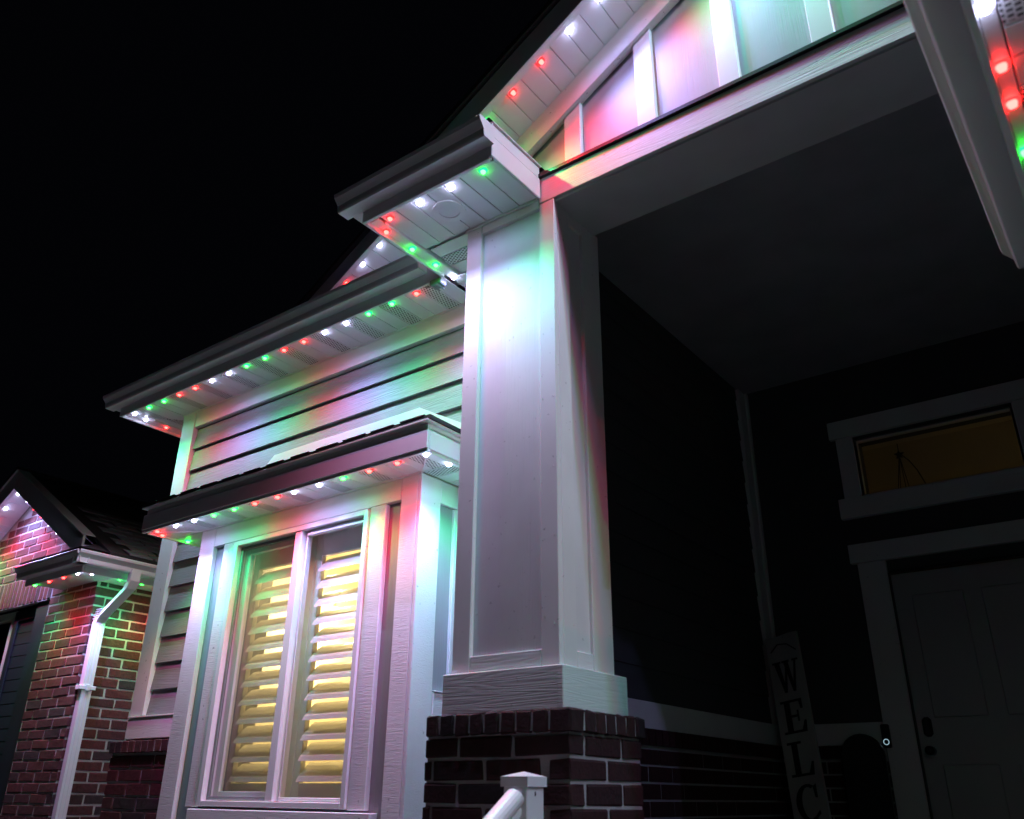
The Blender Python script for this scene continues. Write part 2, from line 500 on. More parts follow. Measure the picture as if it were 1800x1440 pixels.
# brick wainscot left of the bay
B('wainscot_mortar', -3.695, -2.76, .4665, .560, 0, 1.83, mortar_m, mw, 0)
B('rowlock_mortar', -3.690, -2.77, .4425, .56, 1.832, 1.890, mortar_m, mw, 0)
for k in range(13):
    brick(mw, UPRIGHT, (-3.665 + .0705 * k, .437 + BD / 2, 1.862), False, sz=0.92)
low = MB()
for k in range(22):
    course(mw, 'front', .46, -3.70, -2.77, 1.744 - CRS * k, (.125 if k % 2 else BL), low if k > 4 else None)
low.build('brickwork', brick_m, mw, kind='stuff')

# ---- porch walls, floor, ceiling, steps
B('porch_floor', -.40, 2.30, -.02, 3.20, .72, .90, slab_m, house, .01)
for k in range(4):
    B('porch_step', .12, 2.28, -.30 - .29 * k, -.012 - .29 * k if k == 0 else -.302 - .29 * (k - 1), 0, .72 - .18 * k, concrete_m, house, .012)
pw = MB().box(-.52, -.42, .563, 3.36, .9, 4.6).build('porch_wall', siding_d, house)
st = MB()
for k in range(15):
    z0 = 2.05 + .1655 * k
    p = [(-.406, .40, z0), (-.406, 3.07, z0), (-.42, 3.07, z0), (-.42, .40, z0), (-.415, .40, z0 + .168), (-.415, 3.07, z0 + .168), (-.42, 3.07, z0 + .168), (-.42, .40, z0 + .168)]
    st.hexa(p)
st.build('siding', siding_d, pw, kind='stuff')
B('corner_board', -.42, -.385, 3.075, 3.20, 2.05, 4.46, trim_v, pw)
B('water_table', -.42, -.385, .40, 3.20, 1.915, 2.046, trim_h, pw)
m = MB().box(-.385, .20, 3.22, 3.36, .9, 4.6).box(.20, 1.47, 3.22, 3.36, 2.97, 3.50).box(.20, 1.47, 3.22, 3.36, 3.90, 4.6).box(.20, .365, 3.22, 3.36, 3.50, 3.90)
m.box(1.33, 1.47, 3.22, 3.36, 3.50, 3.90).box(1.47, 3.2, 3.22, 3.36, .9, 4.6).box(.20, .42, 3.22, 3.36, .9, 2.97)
bw = m.build('entry_wall', siding_d, house)
B('water_table', -.385, .248, 3.185, 3.22, 1.915, 2.046, trim_h, bw)
B('corner_board', -.385, -.368, 3.18, 3.22, 2.05, 4.46, trim_v, bw)
mt = MB().box(-.42, -.370, .42, 3.19, .9, 1.91)
mt.build('wainscot_mortar', mortar_m, pw)
MB().box(-.369, .25, 3.164, 3.22, .9, 1.91).build('wainscot_mortar', mortar_m, bw)
st = MB(); st2 = MB()
for k in range(38):
    y0 = .44 + .0705 * k
    st.box(-.45, -.345, y0, y0 + .06, 1.838, 1.912)
for k in range(8):
    st2.box(-.34 + .0705 * k, -.28 + .0705 * k, 3.135, 3.2, 1.838, 1.912)
for k in range(11):
    course(pw, 'right', -.366, .44, 3.17, 1.752 - CRS * k, .12 if k % 2 else BL, st)
    course(bw, 'front', 3.160, -.35, .25, 1.752 - CRS * k, .12 if k % 2 else BL, st2)
st.build('brickwork', pier_m, pw, kind='stuff')
st2.build('brickwork', pier_m, bw, kind='stuff')
B('porch_ceiling', -.42, 2.3, .362, 3.36, 4.47, 4.52, ceil_m, house, 0)

# ---- front door and transom window
dr = MB().box(.432, 1.345, 3.24, 3.285, .905, 2.945)
door = dr.build('front_door', door_m, house, .003)
for (x0, x1, z0, z1) in ((.54, .84, 1.10, 1.80), (.94, 1.24, 1.10, 1.80), (.54, .84, 2.06, 2.80), (.94, 1.24, 2.06, 2.80)):
    MB().box(x0, x1, 3.228, 3.242, z0, z1).build('door_panel', door_m, door, .006)
MB().tube([(.495, 3.245, 1.875), (.495, 3.205, 1.875), (.495, 3.195, 1.875), (.495, 3.165, 1.875)], .026, 14).build('door_knob', dark_m, door, smooth=True)
MB().box(.468, .522, 3.215, 3.245, 1.955, 2.065).build('deadbolt', dark_m, door, .02)
dt = MB().box(.25, .428, 3.19, 3.22, .9, 3.035).box(1.35, 1.52, 3.19, 3.22, .9, 3.035)
dt.build('door_casing', trim_v, door, .003)
MB().box(.208, 1.565, 3.18, 3.22, 3.037, 3.165).build('door_head_board', trim_h, door, .003)
MB().box(.428, .434, 3.20, 3.24, .9, 2.95).box(.434, 1.35, 3.20, 3.24, 2.95, 2.965).build('door_stop', dark_m, door)
tw = MB().box(.352, .366, 3.22, 3.27, 3.49, 3.91).box(1.328, 1.342, 3.22, 3.27, 3.49, 3.91).box(.366, 1.328, 3.22, 3.27, 3.49, 3.505).box(.366, 1.328, 3.22, 3.27, 3.893, 3.91)
tr = tw.build('transom_window', vinyl_m, house, .002)
B('pane', .366, 1.328, 3.245, 3.249, 3.505, 3.893, glass_m, tr, 0)
B('head_board', .195, 1.50, 3.18, 3.22, 3.93, 4.06, trim_h, tr)
B('sill_board', .195, 1.50, 3.175, 3.22, 3.346, 3.486, trim_h, tr)
B('side_casing', .235, .350, 3.19, 3.22, 3.488, 3.928, trim_v, tr)
B('side_casing', 1.344, 1.47, 3.19, 3.22, 3.488, 3.928, trim_v, tr)

# ---- foyer and front room behind the walls
m = MB().box(-.42, 3.0, 5.3, 5.4, .9, 4.6).box(-.50, -.42, 3.36, 5.3, .9, 4.6).box(3.0, 3.1, 3.36, 5.4, .9, 4.6).box(-.5, 3.1, 3.36, 5.4, 4.6, 4.7).box(-.5, 3.1, 3.36, 5.4, .8, .9)
fy = m.build('foyer', room_m, house)
m = MB().box(-3.52, -.52, 3.3, 3.4, .5, 3.45).box(-3.52, -.52, .702, 3.3, 3.40, 3.50).box(-3.52, -.52, .702, 3.3, .5, .6).box(-.56, -.525, .702, 3.3, .6, 3.4).box(-3.515, -3.49, .702, 3.3, .6, 3.4)
rm = m.build('front_room', room_m, house)

# ---- panelled porch column
cl = MB().box(-.497, -.016, .02, .385, 2.03, 4.16).build('porch_column', panel_m, house)
B('stile', -.515, -.425, 0, .03, 2.038, 4.16, trim_v, cl)
B('stile', -.082, .0, 0, .03, 2.038, 4.123, trim_v, cl)
B('rail', -.423, -.084, .001, .03, 4.103, 4.160, trim_h, cl)
B('rail', -.423, -.084, .001, .03, 2.038, 2.100, trim_h, cl)
B('stile', -.03, .0, .032, .120, 2.038, 4.125, trim_v, cl)
B('stile', -.03, .0, .236, .387, 2.038, 4.125, trim_v, cl)
B('rail', -.03, -.001, .122, .234, 2.038, 2.102, trim_h, cl)
B('rail', -.03, -.001, .122, .234, 4.055, 4.125, trim_h, cl)
B('stile', -.515, -.49, .032, .385, 2.038, 4.16, trim_v, cl)
B('plinth_board', -.536, .012, -.026, -.001, 1.885, 2.036, trim_h, cl)
B('plinth_board', .001, .030, -.026, .430, 1.885, 2.036, trim_h, cl)
B('plinth_board', -.536, -.516, .0, .430, 1.885, 2.036, trim_h, cl)

nh = MB()
for z in [2.2 + .31 * k for k in range(7)]:
    for x in (-.497, -.441, -.066, -.018):
        nh.tube([(x + random.uniform(-.004, .004), -.0002, z + random.uniform(-.02, .02)), (x, .004, z)], .0022, 6)
    for y in (.022, .098, .258, .362):
        nh.tube([(.0002, y, z + random.uniform(-.02, .02)), (-.004, y, z)], .0022, 6)
nh.build('nail_heads', trim_v, cl, kind='stuff')
# ---- brick pier under it
pr = MB().box(-.5535, .0835, -.0735, .4055, 0, 1.872).build('brick_pier', mortar_m, house)
MB().box(-.552, .096, -.086, .409, 1.812, 1.872).build('rowlock_mortar', mortar_m, pr)
for k in range(9):
    x = -.522 + .0708 * k
    brick(pr, P_UPRIGHT, (x, -.092 + BD / 2, 1.843), False)
for k in range(6):
    brick(pr, P_UPRIGHT, (.103 - BD / 2, .040 + .0708 * k, 1.843), True)
brick(pr, P_UPRIGHT, (.0665, -.0475, 1.843), False, 1.15)
low = MB()
for k in range(22):
    z = 1.731 - CRS * k
    lw = low if k > 4 else None
    if k % 2 == 0:
        course(pr, 'front', -.08, -.56, .09, z, .165, lw)
        course(pr, 'right', .09, .0215, .412, z, BL + JT, lw)
    else:
        course(pr, 'front', -.08, -.56, -.012, z, .040, lw)
        course(pr, 'right', .09, -.08, .412, z, BL + JT, lw)
low.build('brickwork', pier_m, pr, kind='stuff')

# ---- porch beam
bm_ = MB().box(-.084, 2.32, .0, .36, 4.127, 4.268).build('porch_beam', trim_h, house, .003)
B('drip_cap', -.086, 2.32, -.013, .03, 4.270, 4.292, dark_m, bm_, .002)
MB().box(-.0, 2.32, .015, .345, 4.112, 4.125).build('beam_underside', grain('beam_underside_paint', (0.60, 0.60, 0.60), .6, (5, 90, 90), .2, .001), bm_)

# ---- porch gable wall with battens
AX = 2.25
def zr(x): return 4.685 + .583 * ((x if x < AX else 2 * AX - x))
poly = [(-.30, 4.29), (4.8, 4.29), (4.8, 4.40), (AX, zr(AX)), (-.30, zr(-.30))]
gw = MB().prism(poly, .05, .12, lambda u, v, t: (u, t, v)).build('porch_gable', panel_m, house)
bx = [.06 + .3875 * k for k in range(12)]
edges = [-.30]
for x in bx: edges += [x, x + .090]
edges.append(4.75)
for i in range(0, len(edges) - 1, 2):
    x0, x1 = edges[i] + .001, edges[i + 1] - .001
    if x0 > AX < x1 and x0 > AX + .02 or x1 < AX:
        pts = [(x0, 4.29), (x1, 4.29), (x1, zr(x1) - .02), (x0, zr(x0) - .02)]
    else:
        pts = [(x0, 4.29), (x1, 4.29), (x1, zr(x1) - .02), (AX, zr(AX) - .02), (x0, zr(x0) - .02)]
    if min(p[1] for p in pts[2:]) > 4.31:
        MB().prism(pts, .032, .049, lambda u, v, t: (u, t, v)).build('gable_panel', field_m, gw)
for x in bx:
    if min(zr(x), zr(x + .09)) - .02 > 4.33:
        pts = [(x, 4.29), (x + .09, 4.29), (x + .09, zr(x + .09) - .02), (x, zr(x) - .02)]
        MB().prism(pts, .008, .049, lambda u, v, t: (u, t, v)).build('batten', trim_v, gw, .003)
def slope_bar(name, parent, mat, x0, x1, y0, y1, dz0, dz1, zfun, label=None, bev=.002):
    p = [(x0, y0, zfun(x0) + dz0), (x1, y0, zfun(x1) + dz0), (x1, y1, zfun(x1) + dz0), (x0, y1, zfun(x0) + dz0),
         (x0, y0, zfun(x0) + dz1), (x1, y0, zfun(x1) + dz1), (x1, y1, zfun(x1) + dz1), (x0, y1, zfun(x0) + dz1)]
    return MB().hexa(p).build(name, mat, parent, bev, label=label)
slope_bar('frieze_board', gw, trim_x, -.28, AX - .001, -.012, .030, -.148, -.004, zr)
slope_bar('frieze_board', gw, trim_x, AX + .001, 4.74, -.012, .030, -.148, -.004, zr)
rk = slope_bar('gable_rake', house, smooth_m, -.62, AX - .001, -.290, -.272, -.028, .125, zr)
slope_bar('gable_rake', house, smooth_m, AX + .001, 5.0, -.290, -.272, -.028, .125, zr)
gs = slope_bar('gable_soffit', house, smooth_m, -.62, AX - .001, -.27, -.001, .010, .016, zr)
n = 30
for k in range(n):
    x0 = -.605 + .0835 * k; x1 = x0 + .0835
    if x1 < AX:
        slope_bar('soffit_panel', gs, smooth_m, x0 + .002, x1 - .002, -.236, -.012, .0, .008, zr, bev=.0016)
slope_bar('soffit_trim', gs, smooth_m, -.60, AX - .01, -.012, -.001, -.004, .008, zr)
gs2 = slope_bar('gable_soffit', house, smooth_m, AX + .001, 4.9, -.27, -.001, .0, .012, zr)
def roof_slab(name, parent, x0, x1, y0, y1, dz, zfun, t=.035):
    return slope_bar(name, parent, black_roof, x0, x1, y0, y1, dz, dz + t, zfun, bev=0)
rf = roof_slab('porch_roof', house, -.68, AX, -.315, 3.6, .127, zr)
roof_slab('porch_roof', house, AX, 5.1, -.315, 3.6, .127, zr)

# ---- boxed eave return over the column (front and left side)
er = MB().box(-.857, -.086, -.35, .0, 4.30, 4.335).box(-.857, -.52, .0, .56, 4.30, 4.335).build('eave_return', smooth_m, house)
B('fascia_board', -.876, -.086, -.372, -.352, 4.140, 4.330, smooth_m, er)
B('fascia_board', -.876, -.858, -.350, .222, 4.140, 4.330, smooth_m, er)
B('end_board', -.084, -.072, -.372, -.002, 4.150, 4.262, smooth_m, er)
B('end_board', -.084, -.077, -.372, -.002, 4.266, 4.332, smooth_m, er)
B('drip_edge', -.882, -.066, -.376, .0, 4.334, 4.340, smooth_m, er, .001)
MB().hexa([(-.90, -.40, 4.342), (-.07, -.40, 4.342), (-.07, .03, 4.342), (-.90, .03, 4.342), (-.90, -.39, 4.350), (-.09, -.39, 4.350), (-.20, .03, 4.42), (-.90, .03, 4.58)]).build('return_roof', black_roof, er)
soffit_run(er, (smooth_m, vent_m), 'x', -.785, -.086, -.336, -.012, ZS, vents=False, step=.1)
soffit_run(er, (smooth_m, vent_m), 'y', .004, .262, -.770, -.517, ZS, phase=2, step=.088)
soffit_run(er, (smooth_m, vent_m), 'x', -.856, -.517, .275, .515, ZS, phase=1, step=.0985)
B('soffit_trim', -.515, -.086, -.011, -.002, ZS - .010, ZS + .006, smooth_m, er, .001)
B('soffit_trim', -.857, -.800, -.336, .262, ZS + .001, ZS + .010, smooth_m, er, .001)
B('soffit_trim', -.798, -.787, -.30, .262, ZS - .010, ZS + .010, smooth_m, er, .002)
gutter_run(er, 'x', -.373, -1, -.980, -.062, 4.205, cap=((-.064, -.060),))
gutter_run(er, 'y', -.877, -1, -.372, .125, 4.205)
MB().tube([(-.10, -.375, 4.325), (-.10, -.455, 4.327)], .004, 6).tube([(-.075, -.372, 4.225), (-.075, -.372, 4.33)], .006, 6).build('gutter_hanger', smooth_m, er)
# recessed can light in the return soffit
cn = MB().disc((-.478, -.183, ZS - .008), .050, .080, .008, 28)
can = cn.build('recessed_light', vinyl_m, house, smooth=False)
MB().tube([(-.478, -.183, ZS - .003), (-.478, -.183, ZS + .001)], .0505, 28).build('lens', grain('unlit_lens', (.74, .74, .74), .3, (9, 9, 9), .02, .001), can)

# ---- main eave
me_ = MB().box(-4.01, -.88, .235, .52, 4.30, 4.335).box(-4.01, -3.66, .52, 3.3, 4.30, 4.335).build('main_eave', smooth_m, house)
B('fascia_board', -4.032, -.878, .214, .232, 4.138, 4.330, smooth_m, me_)
B('fascia_board', -4.032, -4.014, .234, 3.3, 4.138, 4.330, smooth_m, me_)
gutter_run(me_, 'x', .213, -1, -4.130, -.985, 4.205)
gutter_run(me_, 'y', -4.033, -1, .214, 3.3, 4.205)
soffit_run(me_, (smooth_m, vent_m), 'x', -3.660, -.882, .238, .515, ZS, phase=1)
soffit_run(me_, (smooth_m, vent_m), 'y', .64, 3.2, -3.905, -3.664, ZS, phase=0)
MB().hexa([(-4.012, .238, ZS), (-3.664, .238, ZS), (-3.664, .638, ZS), (-3.664, .638, ZS), (-4.012, .238, ZS + .008), (-3.664, .238, ZS + .008), (-3.664, .638, ZS + .008), (-3.664, .638, ZS + .008)]).build('soffit_panel', vent_m, me_)
MB().hexa([(-4.012, .244, ZS), (-3.905, .392, ZS), (-3.905, .64, ZS), (-4.012, .64, ZS), (-4.012, .244, ZS + .008), (-3.905, .392, ZS + .008), (-3.905, .64, ZS + .008), (-4.012, .64, ZS + .008)]).build('soffit_panel', smooth_m, me_)
MB().hexa([(-3.905, .392, ZS), (-3.672, .634, ZS), (-3.672, .64, ZS), (-3.905, .64, ZS), (-3.905, .392, ZS + .008), (-3.672, .634, ZS + .008), (-3.672, .64, ZS + .008), (-3.905, .64, ZS + .008)]).build('soffit_panel', vent_m, me_)
B('soffit_trim', -4.012, -3.912, .645, 3.3, ZS - .002, ZS + .008, smooth_m, me_, .001)
B('soffit_trim', -3.910, -3.898, .420, 3.3, ZS - .010, ZS + .008, smooth_m, me_, .001)
B('soffit_trim', -3.67, -.517, .508, .517, ZS - .008, ZS + .006, smooth_m, me_, .001)
# main roof
MB().hexa([(-4.13, .19, 4.332), (-.95, .19, 4.332), (-.95, 3.6, 6.32), (-4.13, 3.6, 6.32), (-4.13, .19, 4.342), (-.95, .19, 4.342), (-.95, 3.6, 6.35), (-4.13, 3.6, 6.35)]).build('main_roof', black_roof, house)

# ---- rear gable that rises behind the main eave
def zq(x): return 5.215 + .60 * (x + 2.08)
rg = MB().prism([(-3.2, 4.4), (-.6, 4.4), (-.6, zq(-.6)), (-3.2, zq(-3.2))], 1.16, 1.25, lambda u, v, t: (u, t, v)).build('rear_gable', panel_m, house)
slope_bar('fascia_board', rg, smooth_m, -3.3, -.3, .775, .795, -.028, .115, zq)
slope_bar('frieze_board', rg, trim_x, -3.2, -.3, 1.13, 1.16, -.15, -.003, zq)
for k in range(28):
    x0 = -3.25 + .1015 * k
    slope_bar('soffit_panel', rg, smooth_m, x0 + .002, x0 + .0995, .832, 1.128, 0, .008, zq, bev=.0016)
slope_bar('soffit_trim', rg, smooth_m, -3.3, -.3, .797, .828, -.006, .008, zq)
slope_bar('rear_roof', rg, black_roof, -3.35, -.3, .74, 3.4, .118, .15, zq, bev=0)

# ---- bay window
X0, X1, YB = -2.787, -.978, .261
bay = MB().box(X0 + .02, -2.435, YB + .032, .56, .3, 3.06).box(-1.325, X1 - .018, YB + .032, .56, .3, 3.06).box(-2.435, -1.325, YB + .032, .56, 2.932, 3.06).box(-2.435, -1.325, YB + .032, .56, .3, 1.548).build('bay_window', infill_m, house)
B('bay_ceiling', X0 + .02, X1 - .024, YB + .052, .72, 3.0605, 3.125, room_m, bay, 0)
B('corner_board', X0, -2.647, YB, YB + .031, .3, 3.063, trim_x, bay)
B('corner_board', X0, X0 + .019, YB + .033, .56, .3, 3.063, trim_x, bay)
B('corner_board', -1.113, X1 - .024, YB, YB + .031, .3, 3.063, trim_x, bay)
B('corner_board', X1 - .022, X1, YB, .408, .3, 3.063, trim_x, bay)
B('header_board', -2.645, -1.115, YB + .001, YB + .031, 2.946, 3.063, trim_h, bay)
B('casing', -2.545, -2.433, YB + .001, YB + .031, 1.540, 2.944, trim_x, bay)
B('casing', -1.327, -1.215, YB + .001, YB + .031, 1.540, 2.944, trim_x, bay)
B('sill_board', -2.487, -1.160, YB - .022, YB + .03, 1.385, 1.532, trim_x, bay)
B('apron_board', -2.545, -1.215, YB + .003, YB + .031, .3, 1.383, trim_x, bay)
B('header_board', X1 - .022, X1 - .001, .410, .560, 2.942, 3.063, trim_h, bay)
B('back_board', X1 - .022, X1 - .002, .520, .560, 2.05, 2.940, trim_v, bay)
B('base_board', X1 - .022, X1 + .004, .410, .560, 1.90, 2.036, trim_h, bay)
B('drip_cap', X1 - .022, X1 + .010, .410, .560, 2.038, 2.044, smooth_m, bay, .001)
# window unit: frame, sliding sash, fixed pane
WX0, WX1, WZ0, WZ1 = -2.430, -1.330, 1.545, 2.938
fr = MB().box(WX0, WX0 + .034, YB - .012, YB + .10, WZ0, WZ1).box(WX1 - .030, WX1, YB - .012, YB + .10, WZ0, WZ1)
fr.box(WX0 + .034, WX1 - .030, YB - .012, YB + .10, WZ0, WZ0 + .026).box(WX0 + .034, WX1 - .030, YB - .012, YB + .10, WZ1 - .028, WZ1)
fr.build('window_frame', vinyl_m, bay, .002)
sa = MB().box(-2.394, -2.350, YB + .055, YB + .085, 1.574, 2.907).box(-2.350, -1.88, YB + .055, YB + .085, 1.574, 1.615).box(-2.350, -1.88, YB + .055, YB + .085, 2.868, 2.907).box(-1.895, -1.856, YB + .055, YB + .085, 1.574, 2.907)
sa.build('sliding_sash', vinyl_m, bay, .002)
B('pane', -2.350, -1.895, YB + .068, YB + .072, 1.615, 2.868, glass_m, bay, 0)
ms = MB().box(-1.897, -1.842, YB - .004, YB + .045, 1.572, 2.909)
ms.build('meeting_stile', vinyl_m, bay, .003)
fs = MB().box(-1.8255, -1.816, YB + .020, YB + .04, 1.574, 2.907).box(-1.376, -1.362, YB + .012, YB + .04, 1.574, 2.907).box(-1.816, -1.376, YB + .012, YB + .04, 1.574, 1.590).box(-1.816, -1.376, YB + .012, YB + .04, 2.880, 2.907)
fs.build('fixed_sash', vinyl_m, bay, .002)
B('pane', -1.816, -1.376, YB + .022, YB + .026, 1.590, 2.880, glass_m, bay, 0)
sf = MB().box(-2.392, -2.376, YB + .018, YB + .032, 1.576, 2.905).box(-1.914, -1.899, YB + .018, YB + .032, 1.576, 2.905).box(-2.376, -1.914, YB + .018, YB + .032, 1.576, 1.592).box(-2.376, -1.914, YB + .018, YB + .032, 2.888, 2.905)
sf.build('screen_frame', grey_plastic, bay, .001)
B('insect_screen', -2.376, -1.914, YB + .0245, YB + .0255, 1.592, 2.888, screen_m, bay, 0)
# plantation shutters just inside the glass
YS = .420
def shutter(x0, x1, rail_t, rail_b):
    m = MB().box(x0, x0 + .052, YS - .016, YS + .016, 1.57, 2.93).box(x1 - .052, x1, YS - .016, YS + .016, 1.57, 2.93)
    m.box(x0 + .052, x1 - .052, YS - .016, YS + .016, 1.57, rail_b).box(x0 + .052, x1 - .052, YS - .016, YS + .016, rail_t, 2.93)
    m.build('shutter_frame', shutter_m, bay, .002)
def louver(x0, x1, z, tilt, ch=.124):
    pts = []
    for (u, v) in ((-.5, 0), (-.3, .045), (0, .062), (.3, .045), (.5, 0), (.3, -.045), (0, -.062), (-.3, -.045)):
        u *= ch; v *= ch
        pts.append((u * math.cos(tilt) - v * math.sin(tilt), u * math.sin(tilt) + v * math.cos(tilt)))
    MB().prism(pts, x0, x1, lambda u, v, t: (t, YS + u, z + v)).build('louver', shutter_m, bay, smooth=False)
shutter(-2.425, -1.885, 2.80, 1.655)
shutter(-1.883, -1.335, 2.80, 1.655)
for k in range(12):
    z = 2.752 - .0951 * k
    louver(-2.370, -1.940, z, math.radians(48))
    louver(-1.828, -1.390, z, math.radians(48))
MB().tube([(-2.36 + .32, YS + .062, 1.70), (-2.36 + .32, YS + .062, 2.78)], .006, 6).tube([(-1.47, YS + .062, 1.70), (-1.47, YS + .062, 2.78)], .006, 6).build('tilt_rod', shutter_m, bay)
# bay eave: soffit, stepped fascia, hipped roof, wall flashing
ZB = 3.065
be = MB().box(-3.08, -.76, .075, .255, 3.13, 3.18).box(-3.08, -2.79, .255, .56, 3.13, 3.18).box(-.976, -.76, .255, .56, 3.13, 3.18).build('bay_eave', smooth_m, house)
def fascia_step(x0, x1, y0, y1, axis):
    if axis == 'f':
        B('fascia_board', x0, x1, y0, y0 + .018, 3.072, 3.166, smooth_m, be)
        B('fascia_board', x0 + .010, x1 - .010, y0 + .012, y0 + .030, 3.162, 3.2035, smooth_m, be)
        B('fascia_board', x0, x1, y0 + .006, y0 + .024, 3.055, 3.0705, smooth_m, be, .001)
    else:
        s = 1 if axis == 'r' else -1
        a = sorted((x0, x0 - s * .018)); b = sorted((x0 - s * .008, x0 - s * .026)); c = sorted((x0 - s * .006, x0 - s * .024))
        B('fascia_board', a[0], a[1], y0, y1, 3.072, 3.166, smooth_m, be)
        B('fascia_board', b[0], b[1], y0, y1, 3.168, 3.2035, smooth_m, be)
        B('fascia_board', c[0], c[1], y0 + .02, y1, 3.055, 3.0705, smooth_m, be, .001)
fascia_step(-3.105, -.752, .042, None, 'f')
fascia_step(-.752, None, .062, .56, 'r')
fascia_step(-3.105, None, .062, .56, 'l')
B('drip_edge', -3.115, -.742, .026, .10, 3.2045, 3.2135, smooth_m, be, .001)
B('drip_edge', -.82, -.742, .102, .56, 3.2045, 3.2135, smooth_m, be, .001)
B('drip_edge', -3.115, -3.04, .102, .56, 3.2045, 3.2135, smooth_m, be, .001)
soffit_run(be, (smooth_m, vent_m), 'x', -2.80, -.965, .066, .255, ZB, phase=2)
soffit_run(be, (smooth_m, vent_m), 'y', .262, .558, -.975, -.778, ZB, phase=0)
soffit_run(be, (smooth_m, vent_m), 'y', .262, .558, -3.08, -2.79, ZB, phase=1)
MB().hexa([(-.962, .066, ZB), (-.775, .066, ZB), (-.775, .258, ZB), (-.962, .258, ZB), (-.962, .066, ZB + .008), (-.775, .066, ZB + .008), (-.775, .258, ZB + .008), (-.962, .258, ZB + .008)]).build('soffit_panel', vent_m, be)
MB().hexa([(-3.08, .066, ZB), (-2.803, .066, ZB), (-2.803, .258, ZB), (-3.08, .258, ZB), (-3.08, .066, ZB + .008), (-2.803, .066, ZB + .008), (-2.803, .258, ZB + .008), (-3.08, .258, ZB + .008)]).build('soffit_panel', smooth_m, be)
MB().hexa([(-.978, .256, ZB - .006), (-.966, .256, ZB - .006), (-.766, .068, ZB - .006), (-.778, .068, ZB - .006), (-.978, .256, ZB), (-.966, .256, ZB), (-.766, .068, ZB), (-.778, .068, ZB)]).build('soffit_trim', smooth_m, be)
MB().hexa([(-2.787, .256, ZB - .006), (-2.799, .256, ZB - .006), (-3.09, .068, ZB - .006), (-3.078, .068, ZB - .006), (-2.787, .256, ZB), (-2.799, .256, ZB), (-3.09, .068, ZB), (-3.078, .068, ZB)]).build('soffit_trim', smooth_m, be)
B('soffit_trim', -2.79, -.975, .248, .258, ZB - .007, ZB + .001, smooth_m, be, .001)
def hip(e, zt):
    m = MB()
    a, b, c, d = (-3.125, .034, 3.2145), (-.735, .034, 3.2145), (-.735, .555, 3.2145), (-3.125, .555, 3.2145)
    p, q = (-2.55, .555, 3.50), (-1.28, .555, 3.50)
    up = Vector((0, 0, .020))
    P = [Vector(i) for i in (a, b, c, d, p, q)]
    T = [i + up for i in P]
    m.add(P + T, [(0, 1, 5, 4), (1, 2, 5), (3, 0, 4), (6, 10, 11, 7), (7, 11, 8), (9, 10, 6), (0, 6, 7, 1), (1, 7, 8, 2), (3, 9, 6, 0)])
    return m
bro = hip(0, 0).build('bay_roof', black_roof, house)
for i in range(12):
    x0 = -3.13 + .2 * i
    B('shingle', x0 + .003, x0 + random.uniform(.14, .197), .030, .075, 3.2350, 3.2355 + random.uniform(.002, .0055), black_roof, bro, 0)
MB().prism([(-2.60, 3.535), (-2.53, 3.590), (-1.272, 3.590), (-.70, 3.275), (-.70, 3.16), (-1.30, 3.490), (-2.50, 3.490)], .518, .530, lambda u, v, t: (u, t, v)).build('wall_flashing', smooth_m, bro)

# ------------------------------------------------------------ brick wing at the left
XW, YW = -5.08, .85
wing = MB().box(-5.83, -5.0845, YW + .0045, 3.5, 0, 3.40).box(-9.5, -5.83, YW + .0045, YW + .05, 3.118, 3.40)
wing.prism([(-9.5, 3.40), (-5.09, 3.40), (-6.5, 4.21), (-8.0, 3.36 + .01)], YW + .0045, YW + .2, lambda u, v, t: (u, t, v))
wing.box(-5.83, -5.09, YW + .01, YW + .2, 3.39, 3.41)
wg = wing.build('brick_wing', mortar_m, house)
low = MB()
for k in range(42):
    z = 3.372 - CRS - CRS * k
    lw = low if z < 1.38 else None
    if k % 2 == 0:
        course(wg, 'front', YW, -5.83, XW, z, .0155, lw)
        if z < 3.16: course(wg, 'right', XW, YW + .1, 1.42, z, BL + JT, lw)
    else:
        course(wg, 'front', YW, -5.83, XW - .1, z, .164, lw)
        if z < 3.16: course(wg, 'right', XW, YW, 1.42, z, BL + JT, lw)
low.build('brickwork', brick_m, wg, kind='stuff')
for k in range(16):
    brick(wg, SOLDIER, (-5.868 - .0735 * k, YW + .001 + BD / 2, 3.246), False)
for k in range(11):
    z = 3.378 + CRS * k
    half = (4.175 - z - BH) / .57
    if half > .05:
        x0 = max(-7.15, -6.5 - half); x1 = min(-5.20, -6.5 + half)
        course(wg, 'front', YW, x0, x1, z, ((-x0) % (BL + JT)) + (0 if k % 2 else .122))
B('lower_wall', -9.5, -5.832, YW + .012, YW + .2, 0, 1.118, brick_m, wg, 0)
B('lower_wall', -9.5, -8.002, YW + .012, YW + .2, 1.12, 3.116, brick_m, wg, 0)
